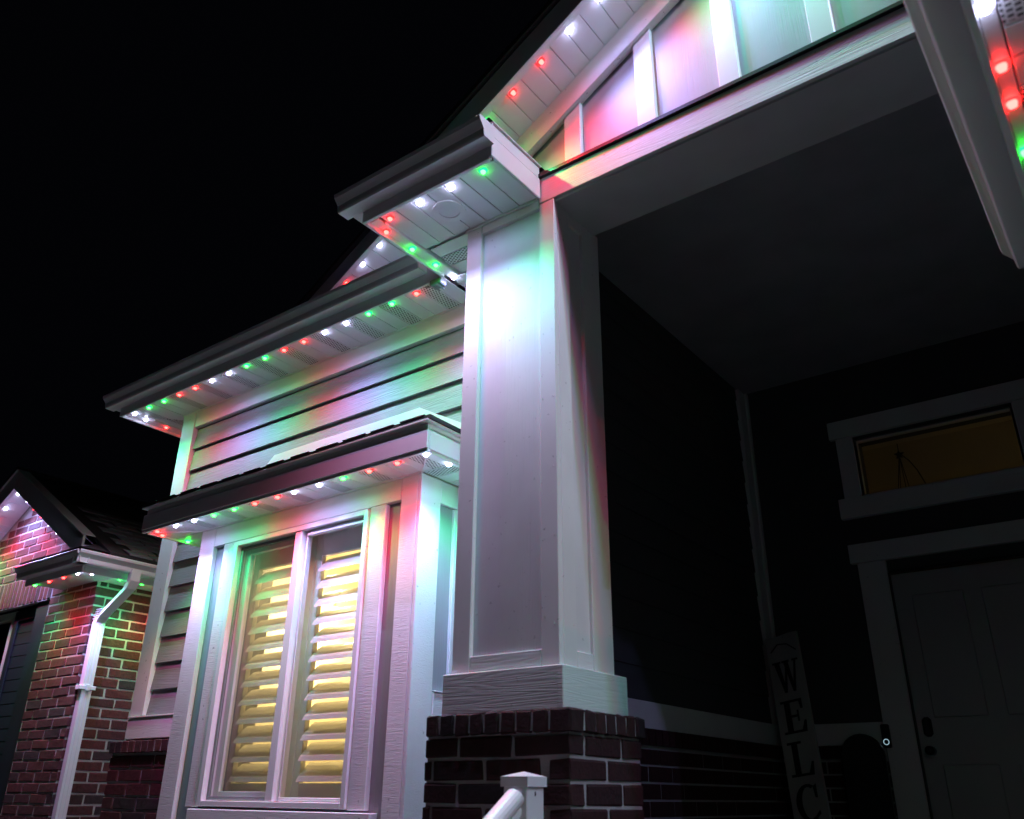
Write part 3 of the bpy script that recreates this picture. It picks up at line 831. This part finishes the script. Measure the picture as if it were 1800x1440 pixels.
# dark window with a slate shutter
wf = MB().box(-6.60, -6.525, YW + .06, YW + .12, 1.3, 3.10).box(-8.0, -6.60, YW + .06, YW + .12, 3.03, 3.10).build('wing_window', vinyl_m, house, .003)
B('pane', -8.0, -6.60, YW + .09, YW + .094, 1.3, 3.03, glass_m, wf, 0)
B('room_dark', -8.0, -6.53, YW + .35, YW + .36, 1.2, 3.12, dark_m, wf, 0)
sh = MB().box(-6.520, -6.455, YW + .05, YW + .09, 1.25, 3.09).box(-6.14, -6.078, YW + .05, YW + .09, 1.25, 3.09).box(-6.455, -6.14, YW + .05, YW + .09, 3.0, 3.09).box(-6.52, -5.84, YW + .092, YW + .14, 1.2, 3.118).build('slate_shutter', slate_m, house, .003)
for k in range(17):
    z = 2.94 - .1 * k
    MB().hexa([(-6.453, YW + .060, z - .05), (-6.142, YW + .060, z - .05), (-6.142, YW + .080, z - .05), (-6.453, YW + .080, z - .05),
               (-6.453, YW + .0615, z + .049), (-6.142, YW + .0615, z + .049), (-6.142, YW + .087, z + .047), (-6.453, YW + .087, z + .047)]).build('slat', slate_m, sh)
B('jamb', -6.076, -5.835, YW + .02, YW + .09, 1.2, 3.118, slate_m, sh, 0)
B('window_sill', -8.0, -5.9, YW - .03, YW + .05, 1.125, 1.2, mortar_m, wf)
# wing gable rake
def zw(x): return 4.20 - .575 * abs(x + 6.5)
wr = slope_bar('wing_rake', house, smooth_m, -6.499, -4.97, .600, .620, -.020, .165, zw)
slope_bar('wing_rake', house, smooth_m, -8.0, -6.501, .600, .620, -.020, .165, zw)
for k in range(15):
    x0 = -6.50 - .088 * k
    slope_bar('soffit_panel', wr, smooth_m, x0 - .086, x0 - .002, .66, .848, 0, .008, zw, bev=.0016)
for k in range(14):
    x0 = -6.50 + .088 * k
    slope_bar('soffit_panel', wr, smooth_m, x0 + .002, x0 + .086, .66, .848, 0, .008, zw, bev=.0016)
slope_bar('soffit_trim', wr, smooth_m, -8.0, -6.502, .621, .658, -.012, .006, zw)
slope_bar('soffit_trim', wr, smooth_m, -6.498, -5.3, .621, .658, -.012, .006, zw)
slope_bar('drip_edge', wr, smooth_m, -6.499, -4.97, .585, .70, .167, .175, zw)
slope_bar('drip_edge', wr, smooth_m, -8.0, -6.501, .585, .70, .167, .175, zw)
wro = slope_bar('wing_roof', house, black_roof, -6.5, -4.69, .70, 4.0, .135, .165, zw, bev=0)
slope_bar('wing_roof', house, black_roof, -8.2, -6.5, .58, 4.0, .178, .20, zw, bev=0)
# shingle courses on the slope that faces the bay
for r in range(9):
    xa = -4.685 - .118 * r
    for c in range(13):
        y0 = .60 + .245 * c + (.11 if r % 2 else 0) + random.uniform(-.02, .02)
        if y0 < .71: continue
        y1 = y0 + random.uniform(.20, .243)
        xb = xa - .125
        dz = random.uniform(0, .004)
        z0, z1 = zw(xa) + .168 + .014 + dz, zw(xb) + .168 + .003 + dz
        MB().hexa([(xa, y0, z0 - .012), (xa, y1, z0 - .012), (xb, y1, z1 - .003), (xb, y0, z1 - .003), (xa, y0, z0), (xa, y1, z0), (xb, y1, z1), (xb, y0, z1)]).build('shingle', shingle_m, wro)
# wing eave return
ZW = 3.174
we = MB().box(-5.66, -4.79, .57, .845, 3.27, 3.30).box(-5.07, -4.79, .845, 1.42, 3.27, 3.30).build('wing_eave', smooth_m, house)
B('fascia_board', -5.670, -4.772, .548, .566, 3.150, 3.30, smooth_m, we)
B('fascia_board', -4.790, -4.772, .568, 1.25, 3.150, 3.30, smooth_m, we)
B('fascia_board', -4.770, -3.67, 1.232, 1.25, 3.150, 3.30, smooth_m, we)
B('soffit_panel', -5.66, -4.792, .568, .846, ZW, ZW + .008, smooth_m, we, .001)
for k in range(6):
    B('soffit_panel', -5.075, -4.792, .850 + .1 * k, .946 + .1 * k, ZW, ZW + .008, smooth_m, we, .0016)
B('soffit_panel', -4.788, -3.67, 1.252, 1.45, ZW, ZW + .008, smooth_m, we, .001)
B('soffit_trim', -5.079, -4.80, .846, .849, ZW - .01, ZW + .006, smooth_m, we, .001)
gutter_run(we, 'x', .547, -1, -5.690, -4.690, 3.202)
gutter_run(we, 'y', -4.771, 1, .460, 1.150, 3.202)
gutter_run(we, 'x', 1.231, -1, -4.686, -3.67, 3.202)
MB().hexa([(-5.68, .46, 3.318), (-4.69, .46, 3.318), (-4.69, .85, 3.318), (-5.68, .85, 3.318), (-5.62, .50, 3.33), (-4.72, .50, 3.33), (-5.1, .85, 3.50), (-5.6, .85, 3.50)]).build('return_roof', black_roof, we)
B('connector_wall', -5.07, -3.66, 1.43, 1.55, 0, 3.4, mortar_m, house, 0)
# downspout
sp = MB()
pth = [(-4.712, .945, 3.23), (-4.712, .945, 3.14), (-4.74, .940, 3.08), (-5.020, .912, 2.885), (-5.043, .910, 2.84), (-5.043, .910, .02)]
prev = None
for i, p in enumerate(pth):
    ring = []
    hw, hd = .040, .028
    for (a, b) in ((-1, -1), (0, -1), (1, -1), (1, 0), (1, 1), (0, 1), (-1, 1), (-1, 0)):
        ring.append(Vector(p) + Vector((b * hd, a * hw, 0)))
    n0 = len(sp.v)
    sp.v += ring
    if prev is not None:
        for k in range(8):
            sp.f.append([prev + k, prev + (k + 1) % 8, n0 + (k + 1) % 8, n0 + k]); sp.mi.append(0)
    prev = n0
ds = sp.build('downspout', smooth_m, house, .0)
for k in range(5):
    z = 2.87 + .018 * k
    B('corrugation', -5.075 + .008 * k, -5.010 + .012 * k, .866, .954, z - .003, z + .003, smooth_m, ds, .001)
for z in (2.345, .9):
    MB().box(-5.076, -5.008, .845, .975, z - .015, z + .015).box(-5.010, -5.003, .895, .925, z - .022, z + .022).build('strap', smooth_m, ds, .002)
for dy in (-.016, .016):
    B('rib', -5.017, -5.0125, .910 + dy - .004, .910 + dy + .004, .05, 2.83, smooth_m, ds, .001)

# ------------------------------------------------------------ garage eave that runs towards the camera at the right
ge = MB().box(1.775, 2.30, -4.0, .10, 3.16, 3.20).build('garage_eave', smooth_m, house)
B('fascia_board', 1.752, 1.772, -4.0, .12, 3.062, 3.225, smooth_m, ge)
gutter_run(ge, 'y', 1.751, -1, -4.0, .12, 3.135, cap=((.118, .122),))
soffit_run(ge, (smooth_m, vent_m), 'y', -4.0, .10, 1.81, 2.29, 3.08, phase=1, step=.1)
B('soffit_trim', 1.774, 1.806, -4.0, .10, 3.083, 3.093, smooth_m, ge, .001)
B('end_board', 1.752, 2.30, .102, .118, 3.062, 3.225, smooth_m, ge)
gwl = MB().box(2.31, 2.42, -4.0, .60, 0, 3.2).build('garage_wall', siding_m, house)
for k in range(17):
    z0 = .35 + .1655 * k
    p = [(2.284, -4, z0), (2.284, .10, z0), (2.309, .10, z0), (2.309, -4, z0), (2.299, -4, z0 + .17), (2.299, .10, z0 + .17), (2.309, .10, z0 + .17), (2.309, -4, z0 + .17)]
    MB().hexa(p).build('siding_board', siding_m, gwl)
MB().hexa([(1.655, -4, 3.232), (1.655, .14, 3.232), (5.0, .14, 5.18), (5.0, -4, 5.18), (1.655, -4, 3.262), (1.655, .14, 3.262), (5.0, .14, 5.21), (5.0, -4, 5.21)]).build('garage_roof', black_roof, house)
# right end of the porch
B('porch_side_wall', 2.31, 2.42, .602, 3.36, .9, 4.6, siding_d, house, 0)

# ------------------------------------------------------------ things on and around the house
# handrail post with cap and sloping rail
hr = empty('handrail', (-.02, -.2, .72), 'white handrail with capped post in front of the brick pier', 'handrail')
B('post', -.061, .033, -.247, -.153, .72, 1.634, vinyl_m, hr, .003)
cap = MB().box(-.068, .040, -.254, -.146, 1.632, 1.662)
cap.add([(-.068, -.254, 1.662), (.040, -.254, 1.662), (.040, -.146, 1.662), (-.068, -.146, 1.662), (-.014, -.2, 1.678)], [(0, 1, 4), (1, 2, 4), (2, 3, 4), (3, 0, 4)])
cap.build('post_cap', vinyl_m, hr)
dirv = Vector((0, -1, -.65)).normalized(); nrm = Vector((0, -.65, 1)).normalized(); sd = Vector((1, 0, 0))
def rail_sec(pts, a, b, c):
    m = MB()
    m.prism(pts, a, b, lambda u, v, t: Vector(c) + sd * u + nrm * v + dirv * t)
    return m
c0 = Vector((-.014, -.247, 1.600))
top = [(.036 * math.cos(math.radians(a)), .030 * math.sin(math.radians(a))) for a in range(-20, 201, 20)] + [(-.022, -.024), (.022, -.024)]
rail_sec(top, 0, 1.35, c0).build('hand_rail', vinyl_m, hr)
rail_sec([(-.026, -.025), (.026, -.025), (.026, -.040), (.016, -.062), (-.016, -.062), (-.026, -.040)], 0, 1.35, c0).build('under_rail', vinyl_m, hr)
rail_sec([(-.02, -.56), (.02, -.56), (.02, -.61), (-.02, -.61)], 0, 1.2, c0).build('bottom_rail', vinyl_m, hr)
for k in range(9):
    p = c0 + dirv * (.12 + .13 * k)
    B('baluster', p.x - .014, p.x + .014, p.y - .014, p.y + .014, p.z - .66, p.z - .06, vinyl_m, hr, .002)
B('screw', .0331, .0345, -.205, -.200, 1.605, 1.618, dark_m, hr, 0)
B('post', -.061, .033, -1.43, -1.336, .0, .92, vinyl_m, hr, .003)

# leaning welcome board
sg = empty('welcome_sign', (-.08, 2.82, .9), 'tall whitewashed plank sign reading WELCOME leaning in the porch corner', 'sign')
T = Vector((-.241, 2.98, 2.585)); Bo = Vector((-.085, 2.80, .902))
ax = (T - Bo).normalized(); wd = Vector((.97, -.26, 0)); wd = (wd - ax * wd.dot(ax)).normalized(); nn = wd.cross(ax).normalized()
if nn.y > 0: nn = -nn
L = (T - Bo).length
def sp_put(u, v, t): return Bo + wd * u + ax * v + nn * t
mb = MB().prism([(-.122, 0), (.122, 0), (.122, L - .004), (.06, L), (-.03, L - .006), (-.122, L)], 0, .020, sp_put)
mb.build('plank', sign_m, sg, .002)
def arc(cx, cy, r0x, r0y, r1x, r1y, a0, a1, n=14):
    q = []
    for k in range(n):
        a, b = math.radians(a0 + (a1 - a0) * k / n), math.radians(a0 + (a1 - a0) * (k + 1) / n)
        q.append([(cx + r0x * math.cos(a), cy + r0y * math.sin(a)), (cx + r1x * math.cos(a), cy + r1y * math.sin(a)),
                  (cx + r1x * math.cos(b), cy + r1y * math.sin(b)), (cx + r0x * math.cos(b), cy + r0y * math.sin(b))])
    return q
LET = {
 'W': [[(.06, 1), (.27, 1), (.44, 0), (.34, 0)], [(.34, 0), (.44, 0), (.57, .78), (.49, .78)], [(.44, 1), (.62, 1), (.78, 0), (.68, 0)], [(.68, 0), (.78, 0), (.95, 1), (.88, 1)],
       [(0, .94), (.34, .94), (.34, 1.0), (0, 1.0)], [(.38, .94), (.68, .94), (.68, 1), (.38, 1)], [(.80, .94), (1.03, .94), (1.03, 1), (.80, 1)]],
 'E': [[(.20, 0), (.42, 0), (.42, 1), (.20, 1)], [(.06, .93), (.9, .93), (.9, 1), (.06, 1)], [(.06, 0), (.94, 0), (.94, .07), (.06, .07)], [(.42, .47), (.70, .47), (.70, .54), (.42, .54)],
       [(.82, .70), (.9, .70), (.9, .95), (.78, .95)], [(.76, .05), (.94, .05), (.97, .34), (.90, .34)], [(.66, .34), (.72, .34), (.72, .67), (.66, .67)]],
 'L': [[(.22, 0), (.44, 0), (.44, 1), (.22, 1)], [(.06, .93), (.60, .93), (.60, 1), (.06, 1)], [(.06, 0), (.92, 0), (.92, .07), (.06, .07)], [(.74, .05), (.92, .05), (.96, .38), (.89, .38)]],
 'C': arc(.54, .5, .26, .44, .48, .52, 60, 300) + [[(.80, .62), (.88, .62), (.88, 1.0), (.76, .93)], [(.70, .03), (.90, .18), (.88, .28), (.70, .12)]],
 'O': arc(.5, .5, .25, .44, .48, .52, 0, 360, 22),
 'M': [[(.06, 0), (.16, 0), (.16, 1), (.06, 1)], [(.78, 0), (.96, 0), (.96, 1), (.78, 1)], [(.06, 1), (.26, 1), (.56, .1), (.46, .1)], [(.46, .1), (.52, .1), (.80, 1), (.72, 1)],
       [(0, 0), (.26, 0), (.26, .06), (0, .06)], [(.68, 0), (1.04, 0), (1.04, .06), (.68, .06)]],
}
for i, chh in enumerate('WELCOME'):
    vtop = L - .170 - .247 * i
    m = MB()
    for q in LET[chh]:
        m.prism([(-.094 + .186 * u, vtop - .198 + .198 * v) for u, v in q], .0205, .0230, sp_put)
    m.build('letter', letter_m, sg)
# twine on top of the board
MB().tube([sp_put(-.09, L - .10, .022), sp_put(-.03, L - .06, .026), sp_put(.04, L - .07, .026), sp_put(.10, L - .12, .022)], .004, 6).build('twine', wire_m, sg)

# doorbell camera
db = empty('doorbell', (.262, 3.19, 1.90), 'black video doorbell with a glowing ring beside the front door', 'doorbell')
B('body', .238, .286, 3.160, 3.189, 1.895, 2.030, dark_m, db, .006)
rg_ = MB(); vs = []
N = 20
for k in range(N):
    a = 2 * math.pi * k / N
    for r, y in ((.0135, 3.1595), (.0175, 3.1595), (.0175, 3.1565), (.0135, 3.1565)):
        vs.append((.262 + r * math.cos(a), y, 1.928 + r * math.sin(a)))
fsx = []
for k in range(N):
    i, j = 4 * k, 4 * ((k + 1) % N)
    fsx += [(i, i + 1, j + 1, j), (i + 1, i + 2, j + 2, j + 1), (i + 2, i + 3, j + 3, j + 2), (i + 3, i, j, j + 3)]
rg_.add(vs, fsx).build('light_ring', ring_m, db)

# dark round-backed chair by the door
ch = empty('porch_chair', (.12, 2.95, .9), 'small dark round backed chair by the entry wall between the sign and the door', 'chair')
pts = [(.0, 1.35), (.26, 1.35)] + [(.13 + .13 * math.cos(math.radians(a)), 1.845 + .13 * math.sin(math.radians(a))) for a in range(0, 181, 15)]
MB().prism(pts, 3.08, 3.12, lambda u, v, t: (u, t, v)).build('backrest', dark_m, ch, .008)
MB().box(-.04, .30, 2.72, 3.10, 1.30, 1.36).build('seat', dark_m, ch, .01)
for x in (-.03, .255):
    for y in (2.73, 3.06):
        B('leg', x, x + .035, y, y + .035, .9, 1.30, dark_m, ch)

# star-topped wire ornament in the foyer window
orn = empty('wire_ornament', (.56, 3.6, 3.4), 'dark star topped wire ornament seen through the transom above the front door', 'ornament')
o_c = Vector((.553, 3.6, 3.875))
spts = []
for k in range(10):
    r = .036 if k % 2 == 0 else .016
    a = math.radians(90 + 36 * k)
    spts.append((o_c.x + r * math.cos(a), o_c.z + r * math.sin(a)))
MB().prism(spts, 3.594, 3.606, lambda u, v, t: (u, t, v)).build('star', wire_m, orn)
MB().tube([o_c, o_c + Vector((0, 0, .085))], .003, 6).build('finial', wire_m, orn)
for dx in (-.09, -.06, .01, .05):
    MB().tube([o_c, o_c + Vector((dx, 0, -.48))], .003, 6).build('wire', wire_m, orn)
MB().tube([o_c + Vector((.02, 0, -.01)), o_c + Vector((.06, 0, -.06)), o_c + Vector((.10, 0, -.14)), o_c + Vector((.14, 0, -.26)), o_c + Vector((.15, 0, -.48))], .004, 6).build('wire', wire_m, orn)
MB().tube([(.55, 3.6, 3.395), (.55, 3.6, 3.36)], .16, 16).build('base', wire_m, orn)

# grey cable connector under the main eave
cb_ = empty('cable_connector', (-.915, .235, 4.10), 'small grey cable connector clipped under the eave beside the column', 'connector')
B('body', -.955, -.875, .205, .262, 4.108, 4.146, grey_plastic, cb_, .006)
B('clip', -.935, -.925, .200, .268, 4.100, 4.107, grey_plastic, cb_, .002)
B('clip', -.905, -.895, .200, .268, 4.100, 4.107, grey_plastic, cb_, .002)
MB().tube([(-.955, .235, 4.125), (-.985, .238, 4.130), (-1.02, .243, 4.148)], .005, 6).build('cable', grey_plastic, cb_)

# warm lamps of the front room and foyer, plus two unseen fill lamps
def room_lamp(name, loc, watt, label, size=.05):
    e = empty(name, loc, label, 'lamp')
    b = bmesh.new(); bmesh.ops.create_uvsphere(b, u_segments=14, v_segments=8, radius=.06)
    me = bpy.data.meshes.new('globe'); b.to_mesh(me); b.free(); me.materials.append(globe_m)
    o = bpy.data.objects.new('globe', me); place(o, e, loc)
    MB().tube([(loc[0], loc[1], loc[2] + .055), (loc[0], loc[1], loc[2] + .16)], .012, 8).build('stem', shutter_m, e)
    d = bpy.data.lights.new('lamp_light', 'POINT'); d.energy = watt; d.color = (1.0, .76, .36); d.shadow_soft_size = size
    l = bpy.data.objects.new('lamp_light', d); place(l, e, (loc[0], loc[1], loc[2] - .12))
room_lamp('room_lamp', (-3.18, 1.72, 2.84), 80, 'warm globe lamp lit inside the room behind the left shutter of the bay window')
room_lamp('room_lamp', (-1.45, 1.00, 2.98), 4, 'unseen dim fill lamp added behind the right shutter of the bay window')  # added out of sight to tint the right louvers
room_lamp('room_lamp', (-2.36, .82, 3.12), 32, 'unseen warm fill lamp added high behind the bay window shutters')  # unseen lamp added to warm the upper faces of the louvers
room_lamp('foyer_lamp', (2.4, 4.6, 3.3), 0.75, 'dim amber globe lamp lit in the foyer behind the transom')

# ------------------------------------------------------------ strings of coloured eave bulbs
LENS = {}
def bulb_mesh(c):
    if c in LENS: return LENS[c]
    # oblong rim given emission to imitate the bulb's halo, round lens in its middle
    vs = []; fs = []; mi = []
    n = 16
    def loop(rx, ry, z):
        i0 = len(vs)
        for k in range(n):
            a = 2 * math.pi * k / n
            ca, sa = math.cos(a), math.sin(a)
            vs.append((rx * math.copysign(abs(ca) ** .7, ca), ry * math.copysign(abs(sa) ** .7, sa), z))
        return i0
    L = [loop(.0205, .0165, 0), loop(.0195, .0155, -.004), loop(.0115, .0115, -.0055), loop(.0095, .0095, -.015)]
    for a_, b_, m_ in ((0, 1, 1), (1, 2, 1), (2, 3, 0)):
        for k in range(n):
            fs.append((L[a_] + k, L[b_] + k, L[b_] + (k + 1) % n, L[a_] + (k + 1) % n)); mi.append(m_)
    fs.append(tuple(L[3] + k for k in range(n))); mi.append(0)
    me = bpy.data.meshes.new('bulb')
    me.from_pydata(vs, [], fs)
    me.materials.append(core_m[c]); me.materials.append(rim_m[c])
    for p, i in zip(me.polygons, mi): p.material_index = i
    LENS[c] = me
    return me
SPOT = {}
def spot_data(c, dim=1.0):
    key = (c, dim)
    if key not in SPOT:
        d = bpy.data.lights.new('bulb_beam', 'SPOT')
        d.energy = WATT[c] * dim; d.color = RGB[c]; d.spot_size = CONE; d.spot_blend = 0.75; d.shadow_soft_size = .008
        e = bpy.data.lights.new('bulb_spill', 'SPOT')
        e.energy = WATT[c] * WIDE * dim; e.color = RGB[c]; e.spot_size = math.radians(172); e.spot_blend = 0.35; e.shadow_soft_size = .008
        SPOT[key] = (d, e)
    return SPOT[key]
WORD = {'w': 'white', 'r': 'red', 'g': 'green'}
def light_string(label, bulbs, tracks, down=(0, 0, -1), dim=1.0):
    """bulbs: (x, y, z, colour); tracks: list of (p, q, half width) strips"""
    e = empty('light_string', bulbs[len(bulbs) // 2][:3], label, 'string lights', 'strings of coloured eave lights')
    for t in tracks: t.build('track', smooth_m, e, .001)
    dn = Vector(down).normalized()
    q = Vector((0, 0, -1)).rotation_difference(dn)
    for (x, y, z, c) in bulbs:
        o = bpy.data.objects.new('bulb', bulb_mesh(c))
        COL.objects.link(o); o.parent = e
        p = Vector((x, y, z)); o.location = p - WP[e.name]
        o.rotation_mode = 'QUATERNION'; o.rotation_quaternion = q
        o['label'] = WORD[c] + ' bulb'
        WP[o.name] = p
        for d in spot_data(c, dim):
            l = bpy.data.objects.new('bulb_beam', d)
            COL.objects.link(l); l.parent = e
            l.location = p + dn * .0195 - WP[e.name]
            l.rotation_mode = 'QUATERNION'; l.rotation_quaternion = q
    return e

Z = ZS - .001
px = [-3.909, -3.722, -3.535, -3.348, -3.161, -2.974, -2.787, -2.600, -2.413, -2.226, -2.039, -1.852, -1.665, -1.476, -1.289, -1.100]
cs = 'wggrrwwggrrwwggr'
cs = 'wggrrwwggrrwwggr'
light_string('string of coloured bulbs under the main eave over the lap siding',
             [(x, .262, Z, c) for x, c in zip(px, cs)] + [(-3.945, .375, Z, 'w'), (-3.945, .545, Z, 'r'), (-3.945, .735, Z, 'r'), (-3.945, .92, Z, 'g')],
             [MB().box(-4.01, -.90, .2335, .2365, ZS - .004, ZS + .03)], dim=.62)
light_string('string of coloured bulbs around the boxed eave above the porch column',
             [(-.745, -.312, Z, 'r'), (-.550, -.312, Z, 'w'), (-.358, -.312, Z, 'w'), (-.168, -.312, Z, 'g'),
              (-.835, -.245, Z, 'r'), (-.832, -.060, Z, 'g'), (-.829, .117, Z, 'g'), (-.828, .262, Z, 'w')],
             [MB().box(-.78, -.10, -.3505, -.338, ZS - .004, ZS + .012)])
n_r = (.503, 0, -.864)
gc = 'grrwwrgwgggrrwwg'
light_string('string of coloured bulbs climbing the rake of the porch gable',
             [(-.240 + .1625 * k, -.220, zr(-.240 + .1625 * k) - .002, c) for k, c in enumerate(gc) if -.240 + .1625 * k < AX - .1],
             [MB().hexa([(-.60, -.270, zr(-.6) - .012), (2.2, -.270, zr(2.2) - .012), (2.2, -.240, zr(2.2) - .012), (-.6, -.240, zr(-.6) - .012),
                         (-.60, -.270, zr(-.6) - .002), (2.2, -.270, zr(2.2) - .002), (2.2, -.240, zr(2.2) - .002), (-.6, -.240, zr(-.6) - .002)])], n_r, .62)
light_string('string of coloured bulbs on the far slope of the porch gable above the garage',
             [(x, -.220, zr(x) - .002, c) for x, c in zip([AX + .1 + .1625 * k for k in range(14)], 'wwggrrwwggrrww')],
             [MB().hexa([(2.30, -.270, zr(2.3) - .012), (4.8, -.270, zr(4.8) - .012), (4.8, -.240, zr(4.8) - .012), (2.3, -.240, zr(2.3) - .012),
                         (2.30, -.270, zr(2.3) - .002), (4.8, -.270, zr(4.8) - .002), (4.8, -.240, zr(4.8) - .002), (2.3, -.240, zr(2.3) - .002)])], (-.503, 0, -.864), 1.8)
light_string('string of bulbs on the rear gable rake above the main gutter',
             [(-2.08 + .161 * k, .848, zq(-2.08 + .161 * k) - .002, c) for k, c in zip(range(-2, 6), 'rwwggrrw')],
             [MB().hexa([(-3.2, .80, zq(-3.2) - .014), (-.4, .80, zq(-.4) - .014), (-.4, .825, zq(-.4) - .014), (-3.2, .825, zq(-3.2) - .014),
                         (-3.2, .80, zq(-3.2) - .008), (-.4, .80, zq(-.4) - .008), (-.4, .825, zq(-.4) - .008), (-3.2, .825, zq(-3.2) - .008)])], (.514, 0, -.857))
Zb = ZB - .001
bxp = [-2.986, -2.794, -2.610, -2.421, -2.233, -2.050, -1.859, -1.725, -1.530, -1.350, -1.165, -.975, -.790]
light_string('string of coloured bulbs under the low eave over the bay window',
             [(x, .080, Zb, c) for x, c in zip(bxp, 'rwwggrrwwgrrw')] + [(-.787, .240, Zb, 'w'), (-.787, .430, Zb, 'g'), (-3.04, .150, Zb, 'r'), (-3.04, .330, Zb, 'g')],
             [MB().box(-3.07, -.78, .0665, .069, ZB - .006, ZB - .001)], dim=.68)
Zw = ZW - .001
light_string('string of coloured bulbs under the wing eave beside the downspout',
             [(-5.626, .610, Zw, 'g'), (-5.391, .610, Zw, 'r'), (-5.154, .605, Zw, 'r'), (-4.929, .600, Zw, 'w'), (-4.838, .668, Zw, 'w'), (-4.838, .902, Zw, 'g'), (-4.838, 1.096, Zw, 'g'), (-4.845, 1.270, Zw, 'r')],
             [MB().box(-5.66, -4.80, .5665, .570, ZW - .010, ZW - .002)])
light_string('string of bulbs on the left slope of the wing gable',
             [(x, .668, zw(x) - .004, c) for x, c in zip((-6.555, -6.745, -6.905, -7.065, -7.225, -7.385, -7.545), 'wwrrggr')],
             [MB().hexa([(-7.9, .622, zw(-7.9) - .018), (-6.52, .622, zw(-6.52) - .018), (-6.52, .645, zw(-6.52) - .018), (-7.9, .645, zw(-7.9) - .018),
                         (-7.9, .622, zw(-7.9) - .013), (-6.52, .622, zw(-6.52) - .013), (-6.52, .645, zw(-6.52) - .013), (-7.9, .645, zw(-7.9) - .013)])], (.5, 0, -.866))
light_string('string of bulbs half hidden by the right slope of the wing gable',
             [(x, .660, zw(x) - .040, c) for x, c in zip((-6.285, -6.105, -5.92, -5.737, -5.56), 'wrrww')],
             [MB().hexa([(-6.45, .622, zw(-6.45) - .036), (-5.4, .622, zw(-5.4) - .036), (-5.4, .680, zw(-5.4) - .036), (-6.45, .680, zw(-6.45) - .036),
                         (-6.45, .622, zw(-6.45) - .031), (-5.4, .622, zw(-5.4) - .031), (-5.4, .680, zw(-5.4) - .031), (-6.45, .680, zw(-6.45) - .031)])], (-.5, 0, -.866))
Zg = 3.079
light_string('string of coloured bulbs under the garage eave, nearest to the camera',
             [(1.787, y, Zg, c) for y, c in zip((-1.83, -1.645, -1.46, -1.275, -1.086, -.895, -.76, -.558, -.37, -.18), 'rrggwrrgg' + 'w')],
             [MB().box(1.773, 1.7755, -3.9, .09, 3.072, 3.082)], dim=.6)
print('bricks', brick_n[0], 'objects', len(bpy.data.objects))
